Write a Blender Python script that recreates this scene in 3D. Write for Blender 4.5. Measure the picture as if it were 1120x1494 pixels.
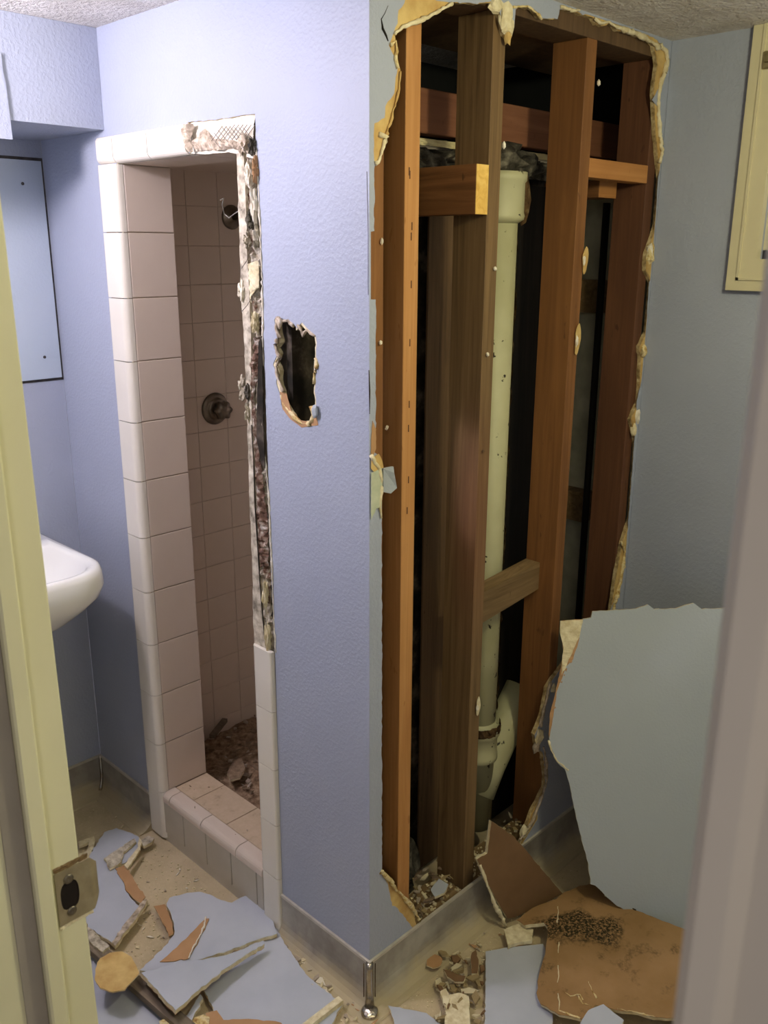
import bpy, bmesh, math, random
from mathutils import Vector, Matrix, noise
from mathutils.geometry import tessellate_polygon

for o in list(bpy.data.objects): bpy.data.objects.remove(o)
S = bpy.context.scene
C = S.collection

# ------------------------------------------------------------ camera
F = 1296.99; YAW, PITCH, ROLL = 0.77515, 0.28747, 0.00449
CAM = Vector((1.15627, -1.14037, 1.65019))
fwd = Vector((-math.sin(YAW)*math.cos(PITCH), math.cos(YAW)*math.cos(PITCH), -math.sin(PITCH)))
rt = fwd.cross(Vector((0, 0, 1))).normalized(); up = rt.cross(fwd)
rt, up = rt*math.cos(ROLL)+up*math.sin(ROLL), up*math.cos(ROLL)-rt*math.sin(ROLL)
cd = bpy.data.cameras.new('camera'); cam = bpy.data.objects.new('camera', cd); C.objects.link(cam)
cam.matrix_world = Matrix(((rt.x, up.x, -fwd.x, CAM.x), (rt.y, up.y, -fwd.y, CAM.y), (rt.z, up.z, -fwd.z, CAM.z), (0, 0, 0, 1)))
cd.sensor_fit = 'HORIZONTAL'; cd.sensor_width = 36; cd.lens = 36*F/1120
cd.clip_start = 0.02
cd.dof.use_dof = True; cd.dof.focus_distance = 1.9; cd.dof.aperture_fstop = 20
S.camera = cam

# ------------------------------------------------------------ light and exposure
w = bpy.data.worlds.new('world'); S.world = w; w.use_nodes = True
w.node_tree.nodes['Background'].inputs[0].default_value = (.85, .82, .95, 1)
w.node_tree.nodes['Background'].inputs[1].default_value = 0.26
def lamp(name, loc, power, col, r=.06):
    l = bpy.data.lights.new(name, 'POINT'); l.energy = power; l.color = col; l.shadow_soft_size = r
    o = bpy.data.objects.new(name, l); o.location = loc; C.objects.link(o); return o
lamp('vanity_light', (-.60, -.74, 2.0), 26.0, (1.0, .895, .96), .05)
lamp('ceiling_lamp', (.95, .085, 1.97), 22.0, (1.0, .93, .60), .07)
lamp('hall_lamp', (1.7, -1.9, 2.0), 15.0, (1.0, .92, .78), .12)
S.view_settings.view_transform = 'Standard'; S.view_settings.look = 'None'
S.view_settings.gamma = 1; S.view_settings.use_curve_mapping = False
S.view_settings.exposure = 0.0

# ------------------------------------------------------------ measured frame of the room (metres)
H = 2.128; D = 1.011; XB = -1.205; YF = -.81; XE = 1.75
HB = .121                                       # top of the coved base

def un(px, py, ax, val):
    """point of the photograph taken onto a real plane (axis ax = val)"""
    d = fwd*F + rt*(px-560) - up*(py-747)
    t = (val-CAM[ax])/d[ax]; return CAM + d*t
def unp(px, py, P, N):
    d = fwd*F + rt*(px-560) - up*(py-747)
    return CAM + d*((P-CAM).dot(N)/d.dot(N))

# ------------------------------------------------------------ materials
def lin(c):
    return tuple(((x/255)/12.92 if x/255 <= .04045 else ((x/255+.055)/1.055)**2.4) for x in c)+(1,)
class NT:
    def __init__(s, name, rough=.6, metal=0, spec=.4):
        s.m = bpy.data.materials.new(name); s.m.use_nodes = True; s.t = s.m.node_tree
        s.b = s.t.nodes['Principled BSDF']; s.b.inputs['Roughness'].default_value = rough
        s.b.inputs['Metallic'].default_value = metal; s.b.inputs['Specular IOR Level'].default_value = spec
        s.tc = s.t.nodes.new('ShaderNodeTexCoord')
    def n(s, t): return s.t.nodes.new(t)
    def l(s, a, b): s.t.links.new(a, b)
    def vec(s, scale=(1, 1, 1), rot=(0, 0, 0), out='Object'):
        m = s.n('ShaderNodeMapping'); m.inputs['Scale'].default_value = scale; m.inputs['Rotation'].default_value = rot
        s.l(s.tc.outputs[out], m.inputs[0]); return m.outputs[0]
    def noise(s, scale, detail=4, rough=.55, v=None, dist=0):
        x = s.n('ShaderNodeTexNoise'); x.inputs['Scale'].default_value = scale; x.inputs['Detail'].default_value = detail
        x.inputs['Roughness'].default_value = rough; x.inputs['Distortion'].default_value = dist
        s.l(v if v is not None else s.tc.outputs['Object'], x.inputs['Vector']); return x.outputs['Fac']
    def ramp(s, fac, stops):
        r = s.n('ShaderNodeValToRGB'); e = r.color_ramp.elements
        while len(e) < len(stops): e.new(.5)
        for el, (p, c) in zip(e, stops): el.position = p; el.color = lin(c) if len(c) == 3 else c
        s.l(fac, r.inputs[0]); return r.outputs[0]
    def mix(s, fac, a, b, mode='MIX'):
        m = s.n('ShaderNodeMix'); m.data_type = 'RGBA'; m.blend_type = mode
        for i, v in ((0, fac), (6, a), (7, b)):
            if isinstance(v, (int, float)): m.inputs[i].default_value = v
            elif isinstance(v, tuple): m.inputs[i].default_value = lin(v) if len(v) == 3 else v
            else: s.l(v, m.inputs[i])
        return m.outputs[2]
    def col(s, c):
        if isinstance(c, tuple): s.b.inputs['Base Color'].default_value = lin(c)
        else: s.l(c, s.b.inputs['Base Color'])
    def bump(s, h, strength=.3, dist=.002):
        b = s.n('ShaderNodeBump'); b.inputs['Strength'].default_value = strength; b.inputs['Distance'].default_value = dist
        s.l(h, b.inputs['Height']); s.l(b.outputs[0], s.b.inputs['Normal'])
    def add(s, a, b):
        m = s.n('ShaderNodeMath'); m.operation = 'ADD'; s.l(a, m.inputs[0]); s.l(b, m.inputs[1]); return m.outputs[0]

def m_paint(name, c1, c2, bump=.55, scale=95):
    k = NT(name, .5); k.col(k.mix(k.ramp(k.noise(3, 3), [(.35, (0, 0, 0)), (.7, (255, 255, 255))]), c1, c2))
    a = k.ramp(k.noise(scale, 2, .5), [(.42, (0, 0, 0)), (.66, (255, 255, 255))])
    v = k.ramp(k.noise(scale*.35, 2), [(.55, (0, 0, 0)), (.75, (255, 255, 255))])
    k.bump(k.mix(.35, a, v), bump, .0022); return k.m
def m_wood(name, dark, mid, light, axis='z', bump=.15, rough=.65):
    k = NT(name, rough, spec=.25); sc = {'z': (28, 28, 1.2), 'y': (28, 1.2, 28), 'x': (1.2, 28, 28)}[axis]
    g = k.noise(1.6, 6, .65, k.vec(sc), 1.2); g2 = k.noise(2.0, 3, .5, k.vec(tuple(x*.18 if x > 2 else x for x in sc)), .5)
    c = k.ramp(g, [(.25, dark), (.5, mid), (.75, light)])
    c = k.mix(k.ramp(g2, [(.42, (0, 0, 0)), (.68, (255, 255, 255))]), c, k.mix(.55, c, dark))
    sp = k.noise(18, 2, .5, k.vec((3, 3, 1))); c = k.mix(k.ramp(sp, [(.70, (0, 0, 0)), (.74, (255, 255, 255))]), c, dark)
    k.col(c); k.bump(g, bump, .001); return k.m
def m_simple(name, c1, c2, scale=20, rough=.6, metal=0, bump=.2, bs=None, spec=.4, lo=.35, hi=.65, bd=.001):
    k = NT(name, rough, metal, spec); n_ = k.noise(scale, 5); k.col(k.ramp(n_, [(lo, c1), (hi, c2)]))
    if bump: k.bump(k.noise(bs or scale*4, 4), bump, bd)
    return k.m
def m_multi(name, stops, scale=30, rough=.85, bump=.6, bs=120, bd=.003):
    k = NT(name, rough, spec=.2); n_ = k.noise(scale, 4, .6); k.col(k.ramp(n_, stops)); k.bump(k.noise(bs, 4), bump, bd); return k.m

M = {}
M['blue'] = m_paint('blue_wall_paint', (162, 169, 186), (168, 175, 192), .3, 130)
M['blue_flat'] = m_paint('smooth_blue_paint', (167, 175, 183), (173, 181, 189), .12, 160)
M['blue_dusty'] = m_simple('dusty_blue_paint', (176, 182, 194), (186, 191, 202), 9, .55, bump=.12, bs=150)
M['ceiling'] = m_simple('popcorn_ceiling_plaster', (212, 206, 198), (230, 226, 220), 14, .9, bump=1, bs=90, bd=.012)
M['gypsum'] = m_simple('broken_gypsum', (205, 190, 150), (232, 222, 190), 60, .9, bump=.6, bs=160, bd=.002)
M['gypsum_white'] = m_simple('white_plaster_crumb', (215, 205, 185), (235, 230, 215), 60, .9, bump=.5, bs=160)
M['paper'] = m_simple('brown_backing_paper', (168, 128, 88), (184, 144, 104), 10, .75, bump=.1, bs=80)
M['paper_yellow'] = m_simple('torn_yellow_brown_paper', (186, 150, 90), (212, 184, 120), 22, .8, bump=.3, bs=120)
M['paper_dark'] = m_simple('old_brown_board_paper', (112, 84, 56), (126, 96, 66), 9, .75, bump=.15, bs=60)
M['torn'] = m_multi('torn_board_edge', [(.32, (150, 112, 66)), (.45, (205, 180, 120)), (.55, (225, 210, 165)), (.72, (160, 130, 90))], 55)
M['torn_grey'] = m_multi('crumbled_plaster_lip', [(.30, (128, 116, 100)), (.45, (172, 158, 140)), (.58, (198, 182, 162)), (.72, (215, 208, 198))], 60)
M['mortar_brown'] = m_multi('brown_rubble_chip', [(.30, (110, 92, 74)), (.5, (140, 120, 98)), (.7, (164, 144, 120))], 50)
M['broken_core'] = m_multi('dusty_torn_core', [(.30, (120, 100, 66)), (.5, (170, 148, 106)), (.7, (206, 190, 150))], 70)
M['rubble'] = m_multi('mortar_and_rust', [(.28, (70, 50, 40)), (.40, (122, 92, 76)), (.47, (176, 164, 146)), (.60, (205, 196, 180)), (.72, (150, 150, 145))], 38, bs=200, bd=.005)
M['mortar'] = m_multi('grey_mortar', [(.3, (120, 112, 98)), (.5, (190, 180, 160)), (.7, (225, 218, 200))], 45, bs=150)
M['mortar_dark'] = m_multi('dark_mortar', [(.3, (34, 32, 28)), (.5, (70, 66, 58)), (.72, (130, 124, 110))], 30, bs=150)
M['plaster_band'] = m_simple('plaster_band', (196, 182, 136), (214, 204, 160), 40, .9)
M['tile'] = m_simple('cream_glazed_tile', (214, 198, 182), (220, 206, 190), 4, .28, bump=.12, bs=24, spec=.5)
M['tile_white'] = m_simple('white_glazed_trim_tile', (226, 220, 206), (232, 226, 212), 5, .22, bump=.06, bs=20, spec=.5)
M['tile_grey'] = m_simple('dusty_grey_curb_tile', (186, 178, 160), (196, 188, 172), 8, .4, bump=.05)
M['tile_in'] = m_simple('shower_wall_tile', (220, 206, 190), (226, 212, 196), 4, .35, bump=.08, bs=20)
M['tile_dust'] = m_multi('dusty_sill_tile', [(.28, (176, 156, 130)), (.40, (196, 176, 148)), (.70, (206, 186, 160))], 40, .8, .3, 200, .001)
M['grout'] = m_simple('grout', (150, 132, 112), (166, 148, 128), 40, .9)
M['grout_in'] = m_simple('grout_inside', (200, 184, 166), (206, 190, 172), 40, .9)
M['stud_orange'] = m_wood('orange_pine', (166, 116, 66), (190, 138, 84), (204, 154, 100))
M['stud_dark'] = m_wood('dark_old_fir', (72, 56, 40), (98, 76, 54), (114, 90, 64))
M['stud_mid'] = m_wood('reddish_fir', (106, 70, 40), (130, 88, 50), (146, 102, 60))
M['stud_red'] = m_wood('brown_red_fir', (82, 54, 38), (100, 66, 46), (114, 78, 54))
M['wood_x'] = m_wood('brown_block_wood', (92, 60, 34), (128, 86, 50), (148, 104, 64), 'x')
M['wood_y'] = m_wood('red_brown_board', (112, 72, 52), (130, 86, 62), (142, 98, 72), 'y')
M['wood_tan'] = m_wood('tan_block_wood', (160, 108, 58), (190, 134, 78), (204, 150, 92), 'y')
M['wood_dusty'] = m_wood('dusty_grey_brown_wood', (92, 74, 48), (130, 106, 74), (158, 134, 100), 'y')
M['endgrain'] = m_wood('fresh_cut_end', (206, 156, 70), (232, 192, 104), (240, 206, 126), 'x')
M['batten'] = m_wood('weathered_batten', (84, 74, 62), (124, 112, 96), (146, 132, 114), 'x')
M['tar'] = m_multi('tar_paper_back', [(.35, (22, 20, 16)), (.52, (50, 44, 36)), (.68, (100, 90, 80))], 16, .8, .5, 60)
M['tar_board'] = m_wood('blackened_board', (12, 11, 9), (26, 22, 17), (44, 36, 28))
M['concrete'] = m_simple('grey_foundation_concrete', (176, 176, 154), (212, 210, 188), 12, .9, bump=.6, bs=80)
M['void'] = m_simple('void_darkness_black', (16, 18, 18), (26, 28, 28), 8, .95)  # near-black linings: the darkness of the void put into their colour
def pink_wood():
    k = NT('pink_stained_fir', .65, spec=.25); g = k.noise(1.6, 6, .65, k.vec((28, 28, 1.2)), 1.2)
    c = k.ramp(g, [(.25, (84, 66, 44)), (.5, (116, 92, 62)), (.75, (138, 112, 78))]); gr = k.n('ShaderNodeTexGradient'); gr.gradient_type = 'SPHERICAL'
    m = k.n('ShaderNodeMapping'); m.vector_type = 'TEXTURE'; m.inputs['Location'].default_value = (-.03, .345, 1.05); m.inputs['Scale'].default_value = (.07, .1, .34)
    k.l(k.tc.outputs['Object'], m.inputs[0]); k.l(m.outputs[0], gr.inputs[0])
    k.col(k.mix(k.ramp(gr.outputs[1], [(.0, (0, 0, 0)), (.7, (130, 130, 130))]), c, (140, 78, 66))); k.bump(g, .15, .001); return k.m
M['stud_pink'] = pink_wood()
def pipe_mat():
    k = NT('chipped_cream_pipe_paint', .5); c = k.ramp(k.noise(6, 3), [(.35, (180, 178, 138)), (.65, (196, 194, 156))])
    sp = k.noise(34, 3, .6); c = k.mix(k.ramp(sp, [(.66, (0, 0, 0)), (.69, (255, 255, 255))]), c, (44, 36, 24)); k.col(c); k.bump(sp, .2, .001); return k.m
M['pipe'] = pipe_mat()
M['rust'] = m_multi('rusty_scale', [(.35, (52, 36, 22)), (.55, (92, 70, 44)), (.72, (130, 116, 84))], 40)
def cove_mat():
    k = NT('scuffed_cove_lino', .5); a = k.ramp(k.noise(9, 4, .6), [(.30, (128, 122, 112)), (.5, (156, 150, 140)), (.68, (178, 174, 162))])
    sx = k.n('ShaderNodeSeparateXYZ'); k.l(k.tc.outputs['Object'], sx.inputs[0]); ad = k.n('ShaderNodeMath'); ad.operation = 'MULTIPLY_ADD'; ad.inputs[1].default_value = .07
    k.l(k.noise(14, 3), ad.inputs[0]); k.l(sx.outputs['Z'], ad.inputs[2])
    k.col(k.mix(k.ramp(ad.outputs[0], [(.045, (255, 255, 255)), (.085, (0, 0, 0))]), a, (180, 166, 134))); return k.m
M['cove'] = cove_mat()
def floor_mat():
    k = NT('dusty_lino_floor', .75, spec=.25); a = k.ramp(k.noise(5, 5, .6), [(.3, (172, 158, 128)), (.5, (192, 176, 144)), (.7, (206, 190, 160))])
    sp = k.noise(120, 4, .7); c = k.mix(k.ramp(sp, [(.56, (0, 0, 0)), (.72, (255, 255, 255))]), a, (206, 190, 158))
    k.col(k.mix(k.ramp(sp, [(.30, (255, 255, 255)), (.36, (0, 0, 0))]), c, (120, 100, 72))); k.bump(sp, .4, .002); return k.m
M['floor'] = floor_mat()
M['cap'] = m_simple('aluminium_cap_strip', (190, 184, 172), (206, 200, 188), 30, .4, .2, bump=.05)
M['chrome'] = m_simple('worn_chrome', (150, 142, 130), (190, 182, 168), 40, .22, .9, bump=.05)
M['nickel'] = m_simple('old_nickel', (110, 104, 94), (136, 128, 114), 40, .3, .85, bump=.05)
M['strike'] = m_simple('strike_plate_metal', (146, 134, 108), (164, 152, 126), 60, .42, .35, bump=.03)
M['cream'] = m_simple('cream_gloss_trim_paint', (218, 214, 178), (224, 220, 184), 5, .35, bump=.12, bs=18)
M['hall_trim'] = m_simple('pinkish_white_trim', (190, 182, 172), (196, 188, 178), 6, .4, bump=.03)
M['window_trim'] = m_simple('pale_yellow_window_trim', (206, 198, 164), (212, 204, 170), 5, .45, bump=.08)
M['porcelain'] = m_simple('white_porcelain', (240, 240, 236), (242, 242, 238), 3, .12, bump=0, spec=.6)
M['blackhole'] = m_simple('dark_recess', (18, 10, 6), (30, 16, 8), 20, .9, bump=0)
M['gap'] = m_simple('dirty_gap', (52, 48, 48), (82, 78, 76), 60, .9)
M['wire'] = m_simple('bent_wire', (150, 146, 138), (180, 176, 166), 60, .4, .7, bump=0)
M['wire_dark'] = m_simple('rusted_lath_wire', (96, 88, 80), (130, 120, 108), 60, .6, .4, bump=0)
M['brass'] = m_simple('dull_brass_latch', (150, 138, 100), (176, 164, 124), 60, .35, .7, bump=0)
def glass_mat():
    k = NT('frosted_window_glass', .5); k.col((150, 152, 186)); k.b.inputs['Emission Color'].default_value = lin((150, 150, 190)); k.b.inputs['Emission Strength'].default_value = .25; return k.m  # lavender backlight put into the pane as a weak glow
M['glass'] = glass_mat()
def brown_mould():
    k = NT('brown_paper_with_mould', .75, spec=.2); b = k.ramp(k.noise(9, 4), [(.35, (146, 114, 74)), (.65, (164, 130, 90))])
    g = k.n('ShaderNodeTexGradient'); g.gradient_type = 'SPHERICAL'
    cc = un(850, 1362, 2, .05); m = k.n('ShaderNodeMapping'); m.vector_type = 'TEXTURE'; m.inputs['Location'].default_value = cc
    m.inputs['Rotation'].default_value = (0, 0, .55); m.inputs['Scale'].default_value = (.135, .07, .2)
    k.l(k.tc.outputs['Object'], m.inputs[0]); k.l(m.outputs[0], g.inputs[0])
    sp = k.noise(170, 4, .7); sm = k.n('ShaderNodeMath'); sm.operation = 'MULTIPLY'
    k.l(k.ramp(sp, [(.46, (255, 255, 255)), (.60, (60, 60, 60))]), sm.inputs[0]); s2 = k.n('ShaderNodeMath'); s2.operation = 'MULTIPLY_ADD'; s2.inputs[1].default_value = 1.3
    rg = k.n('ShaderNodeMath'); rg.operation = 'SUBTRACT'; k.l(k.noise(22, 3), rg.inputs[0]); rg.inputs[1].default_value = .5
    k.l(rg.outputs[0], s2.inputs[0]); k.l(g.outputs[1], s2.inputs[2]); k.l(k.ramp(s2.outputs[0], [(.12, (0, 0, 0)), (.42, (255, 255, 255))]), sm.inputs[1])
    k.col(k.mix(sm.outputs[0], b, (42, 38, 22))); k.bump(k.noise(60, 4), .2, .002); return k.m
M['paper_mould'] = brown_mould()

# ------------------------------------------------------------ mesh helpers
def link(name, me, mat, parent=None, smooth=False):
    o = bpy.data.objects.new(name, me); C.objects.link(o); o.parent = parent
    if mat is not None and not me.materials: me.materials.append(M[mat] if isinstance(mat, str) else mat)
    if smooth:
        for p in me.polygons: p.use_smooth = True
    return o
def tag(o, label=None, cat=None, group=None, kind=None):
    if label: o['label'] = label
    if cat: o['category'] = cat
    if group: o['group'] = group
    if kind: o['kind'] = kind
    return o
def empty(name, loc=(0, 0, 0)):
    o = bpy.data.objects.new(name, None); o.empty_display_size = .05; C.objects.link(o); o.location = loc; return o
def rel(o, root):           # parts are written in world metres; keep them there under a moved root
    o.matrix_parent_inverse = Matrix.Translation(-root.location); return o
def mesh_bm(bm, name='mesh'):
    bmesh.ops.recalc_face_normals(bm, faces=bm.faces); me = bpy.data.meshes.new(name); bm.to_mesh(me); bm.free(); return me
def add_box(bm, a, b, bev=0):
    vs = [bm.verts.new((x, y, z)) for x in (a[0], b[0]) for y in (a[1], b[1]) for z in (a[2], b[2])]
    fs = [(0, 1, 3, 2), (4, 6, 7, 5), (0, 4, 5, 1), (2, 3, 7, 6), (0, 2, 6, 4), (1, 5, 7, 3)]
    ff = [bm.faces.new([vs[i] for i in f]) for f in fs]
    if bev: bmesh.ops.bevel(bm, geom=list({e for f in ff for e in f.edges}), offset=bev, segments=1, affect='EDGES')
    return bm
def box(name, a, b, mat, parent=None, bev=0):
    a, b = tuple(map(min, zip(a, b))), tuple(map(max, zip(a, b)))
    bm = bmesh.new(); add_box(bm, a, b, bev); return link(name, mesh_bm(bm, name), mat, parent)
def sheet_mesh(loops, d, name='sheet', rough=0):
    """loops: lists of 3D points in one plane (first outer, rest holes); extruded by vector d"""
    bm = bmesh.new(); tri = tessellate_polygon([[Vector(p) for p in L] for L in loops])
    flat = [Vector(p) for L in loops for p in L]; d = Vector(d)
    A = [bm.verts.new(p) for p in flat]; B = [bm.verts.new(p+d) for p in flat]
    for t in tri:
        try: bm.faces.new([A[i] for i in t]); bm.faces.new([B[i] for i in reversed(t)])
        except ValueError: pass
    k = 0
    for L in loops:
        n = len(L)
        for i in range(n):
            j = (i+1) % n
            try: bm.faces.new((A[k+i], A[k+j], B[k+j], B[k+i]))
            except ValueError: pass
        k += n
    return mesh_bm(bm, name)
def jag(L, step=.012, amp=.0025, seed=0, closed=True, keep=()):
    rnd = random.Random(seed); out = []; n = len(L)
    for i in range(n if closed else n-1):
        a = Vector(L[i]); b = Vector(L[(i+1) % n]); m = max(1, int((b-a).length/step)); out.append(a)
        if i in keep: continue
        for k in range(1, m):
            t = (k+rnd.uniform(-.3, .3))/m; p = a.lerp(b, t)
            out.append(p+Vector((rnd.uniform(-amp, amp), rnd.uniform(-amp, amp), rnd.uniform(-amp, amp))))
    if not closed: out.append(Vector(L[-1]))
    return out
def flat_axis(L, ax, v):
    for p in L: p[ax] = v
    return L
def px_loop(pts, ax, v, step=.01, amp=.002, seed=0, closed=True):
    return flat_axis(jag([un(x, y, ax, v) for x, y in pts], step, amp, seed, closed), ax, v)
def tube_mesh(pts, radii, seg=8, name='tube', lump=0, seed=0, squash=None, closed=False):
    """skin a path; radii a number or list; squash=(axis, factor)"""
    bm = bmesh.new(); rnd = random.Random(seed); rings = []; n = len(pts)
    pts = [Vector(p) for p in pts]
    for i, p in enumerate(pts):
        t = (pts[min(i+1, n-1)]-pts[max(i-1, 0)])
        if t.length < 1e-9: t = Vector((0, 0, 1))
        t.normalize(); a = Vector((0, 0, 1)) if abs(t.z) < .9 else Vector((1, 0, 0))
        u = t.cross(a).normalized(); v = t.cross(u); r = radii[i] if isinstance(radii, (list, tuple)) else radii
        ring = []
        for k in range(seg):
            an = 2*math.pi*k/seg; rr = r*(1+rnd.uniform(-lump, lump)); q = (u*math.cos(an)+v*math.sin(an))*rr
            if squash: q[squash[0]] *= squash[1]
            ring.append(bm.verts.new(p+q))
        rings.append(ring)
    for a, b in zip(rings, rings[1:]):
        for k in range(seg): bm.faces.new((a[k], a[(k+1) % seg], b[(k+1) % seg], b[k]))
    bm.faces.new(rings[0]); bm.faces.new(rings[-1]); return mesh_bm(bm, name)
def tube(name, pts, radii, mat, parent=None, seg=8, smooth=True, **k):
    return link(name, tube_mesh(pts, radii, seg, name, **k), mat, parent, smooth)
def lathe(name, prof, origin, axis, mat, parent=None, seg=28, smooth=True):
    """prof: (radius, height along axis)"""
    axis = Vector(axis).normalized(); a = Vector((0, 0, 1)) if abs(axis.z) < .9 else Vector((1, 0, 0))
    u = axis.cross(a).normalized(); v = axis.cross(u); bm = bmesh.new(); rings = []
    for r, h in prof:
        rings.append([bm.verts.new(Vector(origin)+axis*h+(u*math.cos(2*math.pi*k/seg)+v*math.sin(2*math.pi*k/seg))*max(r, 1e-4)) for k in range(seg)])
    for A, B in zip(rings, rings[1:]):
        for k in range(seg): bm.faces.new((A[k], A[(k+1) % seg], B[(k+1) % seg], B[k]))
    bm.faces.new(rings[0]); bm.faces.new(rings[-1]); return link(name, mesh_bm(bm, name), mat, parent, smooth)
def extrude_profile(prof, a, b, mapf, name='prof', cap=True):
    """closed 2D profile extruded from a to b; mapf((u,v), t) -> 3D"""
    bm = bmesh.new(); A = [bm.verts.new(mapf(p, a)) for p in prof]; B = [bm.verts.new(mapf(p, b)) for p in prof]
    n = len(prof)
    for i in range(n): bm.faces.new((A[i], A[(i+1) % n], B[(i+1) % n], B[i]))
    if cap: bm.faces.new(A); bm.faces.new(B)
    return mesh_bm(bm, name)
def rough_strip(name, left, right, mat, parent, cols=8, rows=80, amp=.006, out=(0, -1, 0), seed=0, fr=60, crown=.004):
    """rubble face between two edge paths (3D), displaced outward"""
    def samp(P, t):
        f = t*(len(P)-1); i = min(int(f), len(P)-2); return Vector(P[i]).lerp(Vector(P[i+1]), f-i)
    out = Vector(out); bm = bmesh.new(); g = []
    for r in range(rows+1):
        a = samp(left, r/rows); b = samp(right, r/rows); row = []
        for c in range(cols+1):
            s = c/cols; p = a.lerp(b, s); q = p*fr+Vector((seed*7.3, 0, 0))
            h = noise.noise(q)*amp+noise.noise(q*2.7)*amp*.6+crown*math.sin(math.pi*s)
            row.append(bm.verts.new(p+out*h))
        g.append(row)
    for r in range(rows):
        for c in range(cols): bm.faces.new((g[r][c], g[r][c+1], g[r+1][c+1], g[r+1][c]))
    me = mesh_bm(bm, name); return link(name, me, mat, parent)
def blob(name, c, r, mat, parent, seed=0, sub=2, amp=.35, fr=1.6):
    bm = bmesh.new(); bmesh.ops.create_icosphere(bm, subdivisions=sub, radius=1)
    for v in bm.verts:
        n_ = 1+amp*noise.noise(v.co*fr+Vector((seed*3.1, seed*1.7, 0)))+amp*.5*noise.noise(v.co*fr*2.5+Vector((0, seed*2.3, 5)))
        v.co = Vector((v.co.x*r[0], v.co.y*r[1], v.co.z*r[2]))*n_+Vector(c)
    return link(name, mesh_bm(bm, name), mat, parent)

# ============================================================ ROOM SHELL
st = 'structure'
fl = tag(box('floor', (XB-.1, -2.4, -.05), (XE+.9, D+.3, 0), 'floor'), kind=st)
ce = tag(box('ceiling', (XB-.1, -2.4, H), (XE+.9, D, H+.05), 'ceiling'), kind=st)
tag(box('wall_back', (XB-.08, YF, 0), (XB, -.0005, H), 'blue'), kind=st)
tag(box('wall_east', (XE, YF, 0), (XE+.08, D, H), 'blue'), kind=st)
# right wall with the window opening
WX0, WX1, WZ0, WZ1 = .272, .80, 1.632, 2.09
wr = sheet_mesh([[(0.001, D, 0), (XE, D, 0), (XE, D, H), (0.001, D, H)], [(WX0, D, WZ0), (WX0, D, WZ1), (WX1, D, WZ1), (WX1, D, WZ0)]], (0, .10, 0))
tag(link('wall_right', wr, 'blue'), kind=st)
# doorway wall
JX0, JX1, JY0, JY1 = .41, 1.078, -.925, -.8045
wf = tag(empty('wall_front'), kind=st)
for a, b in (((XB-.08, JY0, 0), (JX0-.02, -.828, H)), ((JX1+.02, JY0, 0), (XE+.9, JY1, H)), ((JX0-.02, JY0, 2.06), (JX1+.02, JY1, H))):
    box('panel', a, b, 'blue', wf)

# soffit over the sink
so = tag(empty('trim_1'), kind=st)
box('soffit_box', (XB, YF, 1.914), (-.879, -.0005, H-.0005), 'blue', so)
fp = px_loop([(0, 78), (4, 112), (6, 118), (17, 204)], 0, -.8788, .02, .001, 2, False)
fb = [Vector((-.8788, YF+.01, fp[0].z+.01))]+[Vector(p) for p in fp]+[Vector((-.8788, YF+.01, fp[-1].z))]
fb[0].z = H-.002
link('fascia_board', sheet_mesh([fb], (.006, 0, 0)), 'blue', so)

# ============================================================ LEFT WALL with the shower opening
wl = tag(empty('wall_left'), kind=st)
ZT, ZTOP = 1.838, 1.899                              # opening head, trim top
edge = px_loop([(372, 166), (373, 236), (377, 262), (375, 285), (379, 320), (381, 365), (383, 420), (384, 480), (387, 560), (389, 640), (391, 690), (392, 735), (394, 790), (396, 850), (399, 905), (401, 952)], 1, 0, .012, .0013, 5, False)
brk = [Vector((-.835, 0, .02)), Vector((-.835, 0, ZT+.004)), Vector((-.535, 0, ZT+.004)), Vector((-.535, 0, ZTOP-.002))] + \
      px_loop([(272, 178), (300, 176), (330, 172), (352, 168)], 1, 0, .01, .001, 4, False) + edge + [Vector((-.312, 0, .02))]
hole_px = [(400, 466), (406, 461), (412, 466), (421, 467), (428, 472), (433, 479), (440, 470), (447, 478), (455, 485), (460, 489), (462, 500), (461, 520), (459, 540), (461, 556), (459, 570), (461, 588), (462, 604), (455, 618), (440, 622), (430, 615), (416, 600), (410, 590), (408, 575), (403, 560), (404, 545), (398, 532), (403, 520), (399, 505), (405, 497)]
hole = px_loop(hole_px, 1, 0, .008, .0012, 8)
outer = [(XB, 0, 0), (0, 0, 0), (0, 0, H), (XB, 0, H)]
link('painted_face', sheet_mesh([outer, brk, hole], (0, .0011, 0)), 'blue', wl)
def grow(L, c, f): return [c+(p-c)*f for p in L]
hc = sum(hole, Vector())/len(hole)
off = lambda L, dx, y: [Vector((p.x+dx, y, p.z)) for p in L]
core_hole = [Vector((p.x, .0012, p.z)) for p in px_loop([(x+(3 if x < 430 else -2), y+(3 if y < 520 else -4)) for x, y in hole_px], 1, 0, .008, .0022, 9)]
link('gypsum_core', sheet_mesh([[(XB, .0012, 0), (-.0135, .0012, 0), (-.0135, .0012, H), (XB, .0012, H)], off(brk, .002, .0012), core_hole], (0, .0115, 0)), 'gypsum', wl)
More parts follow.
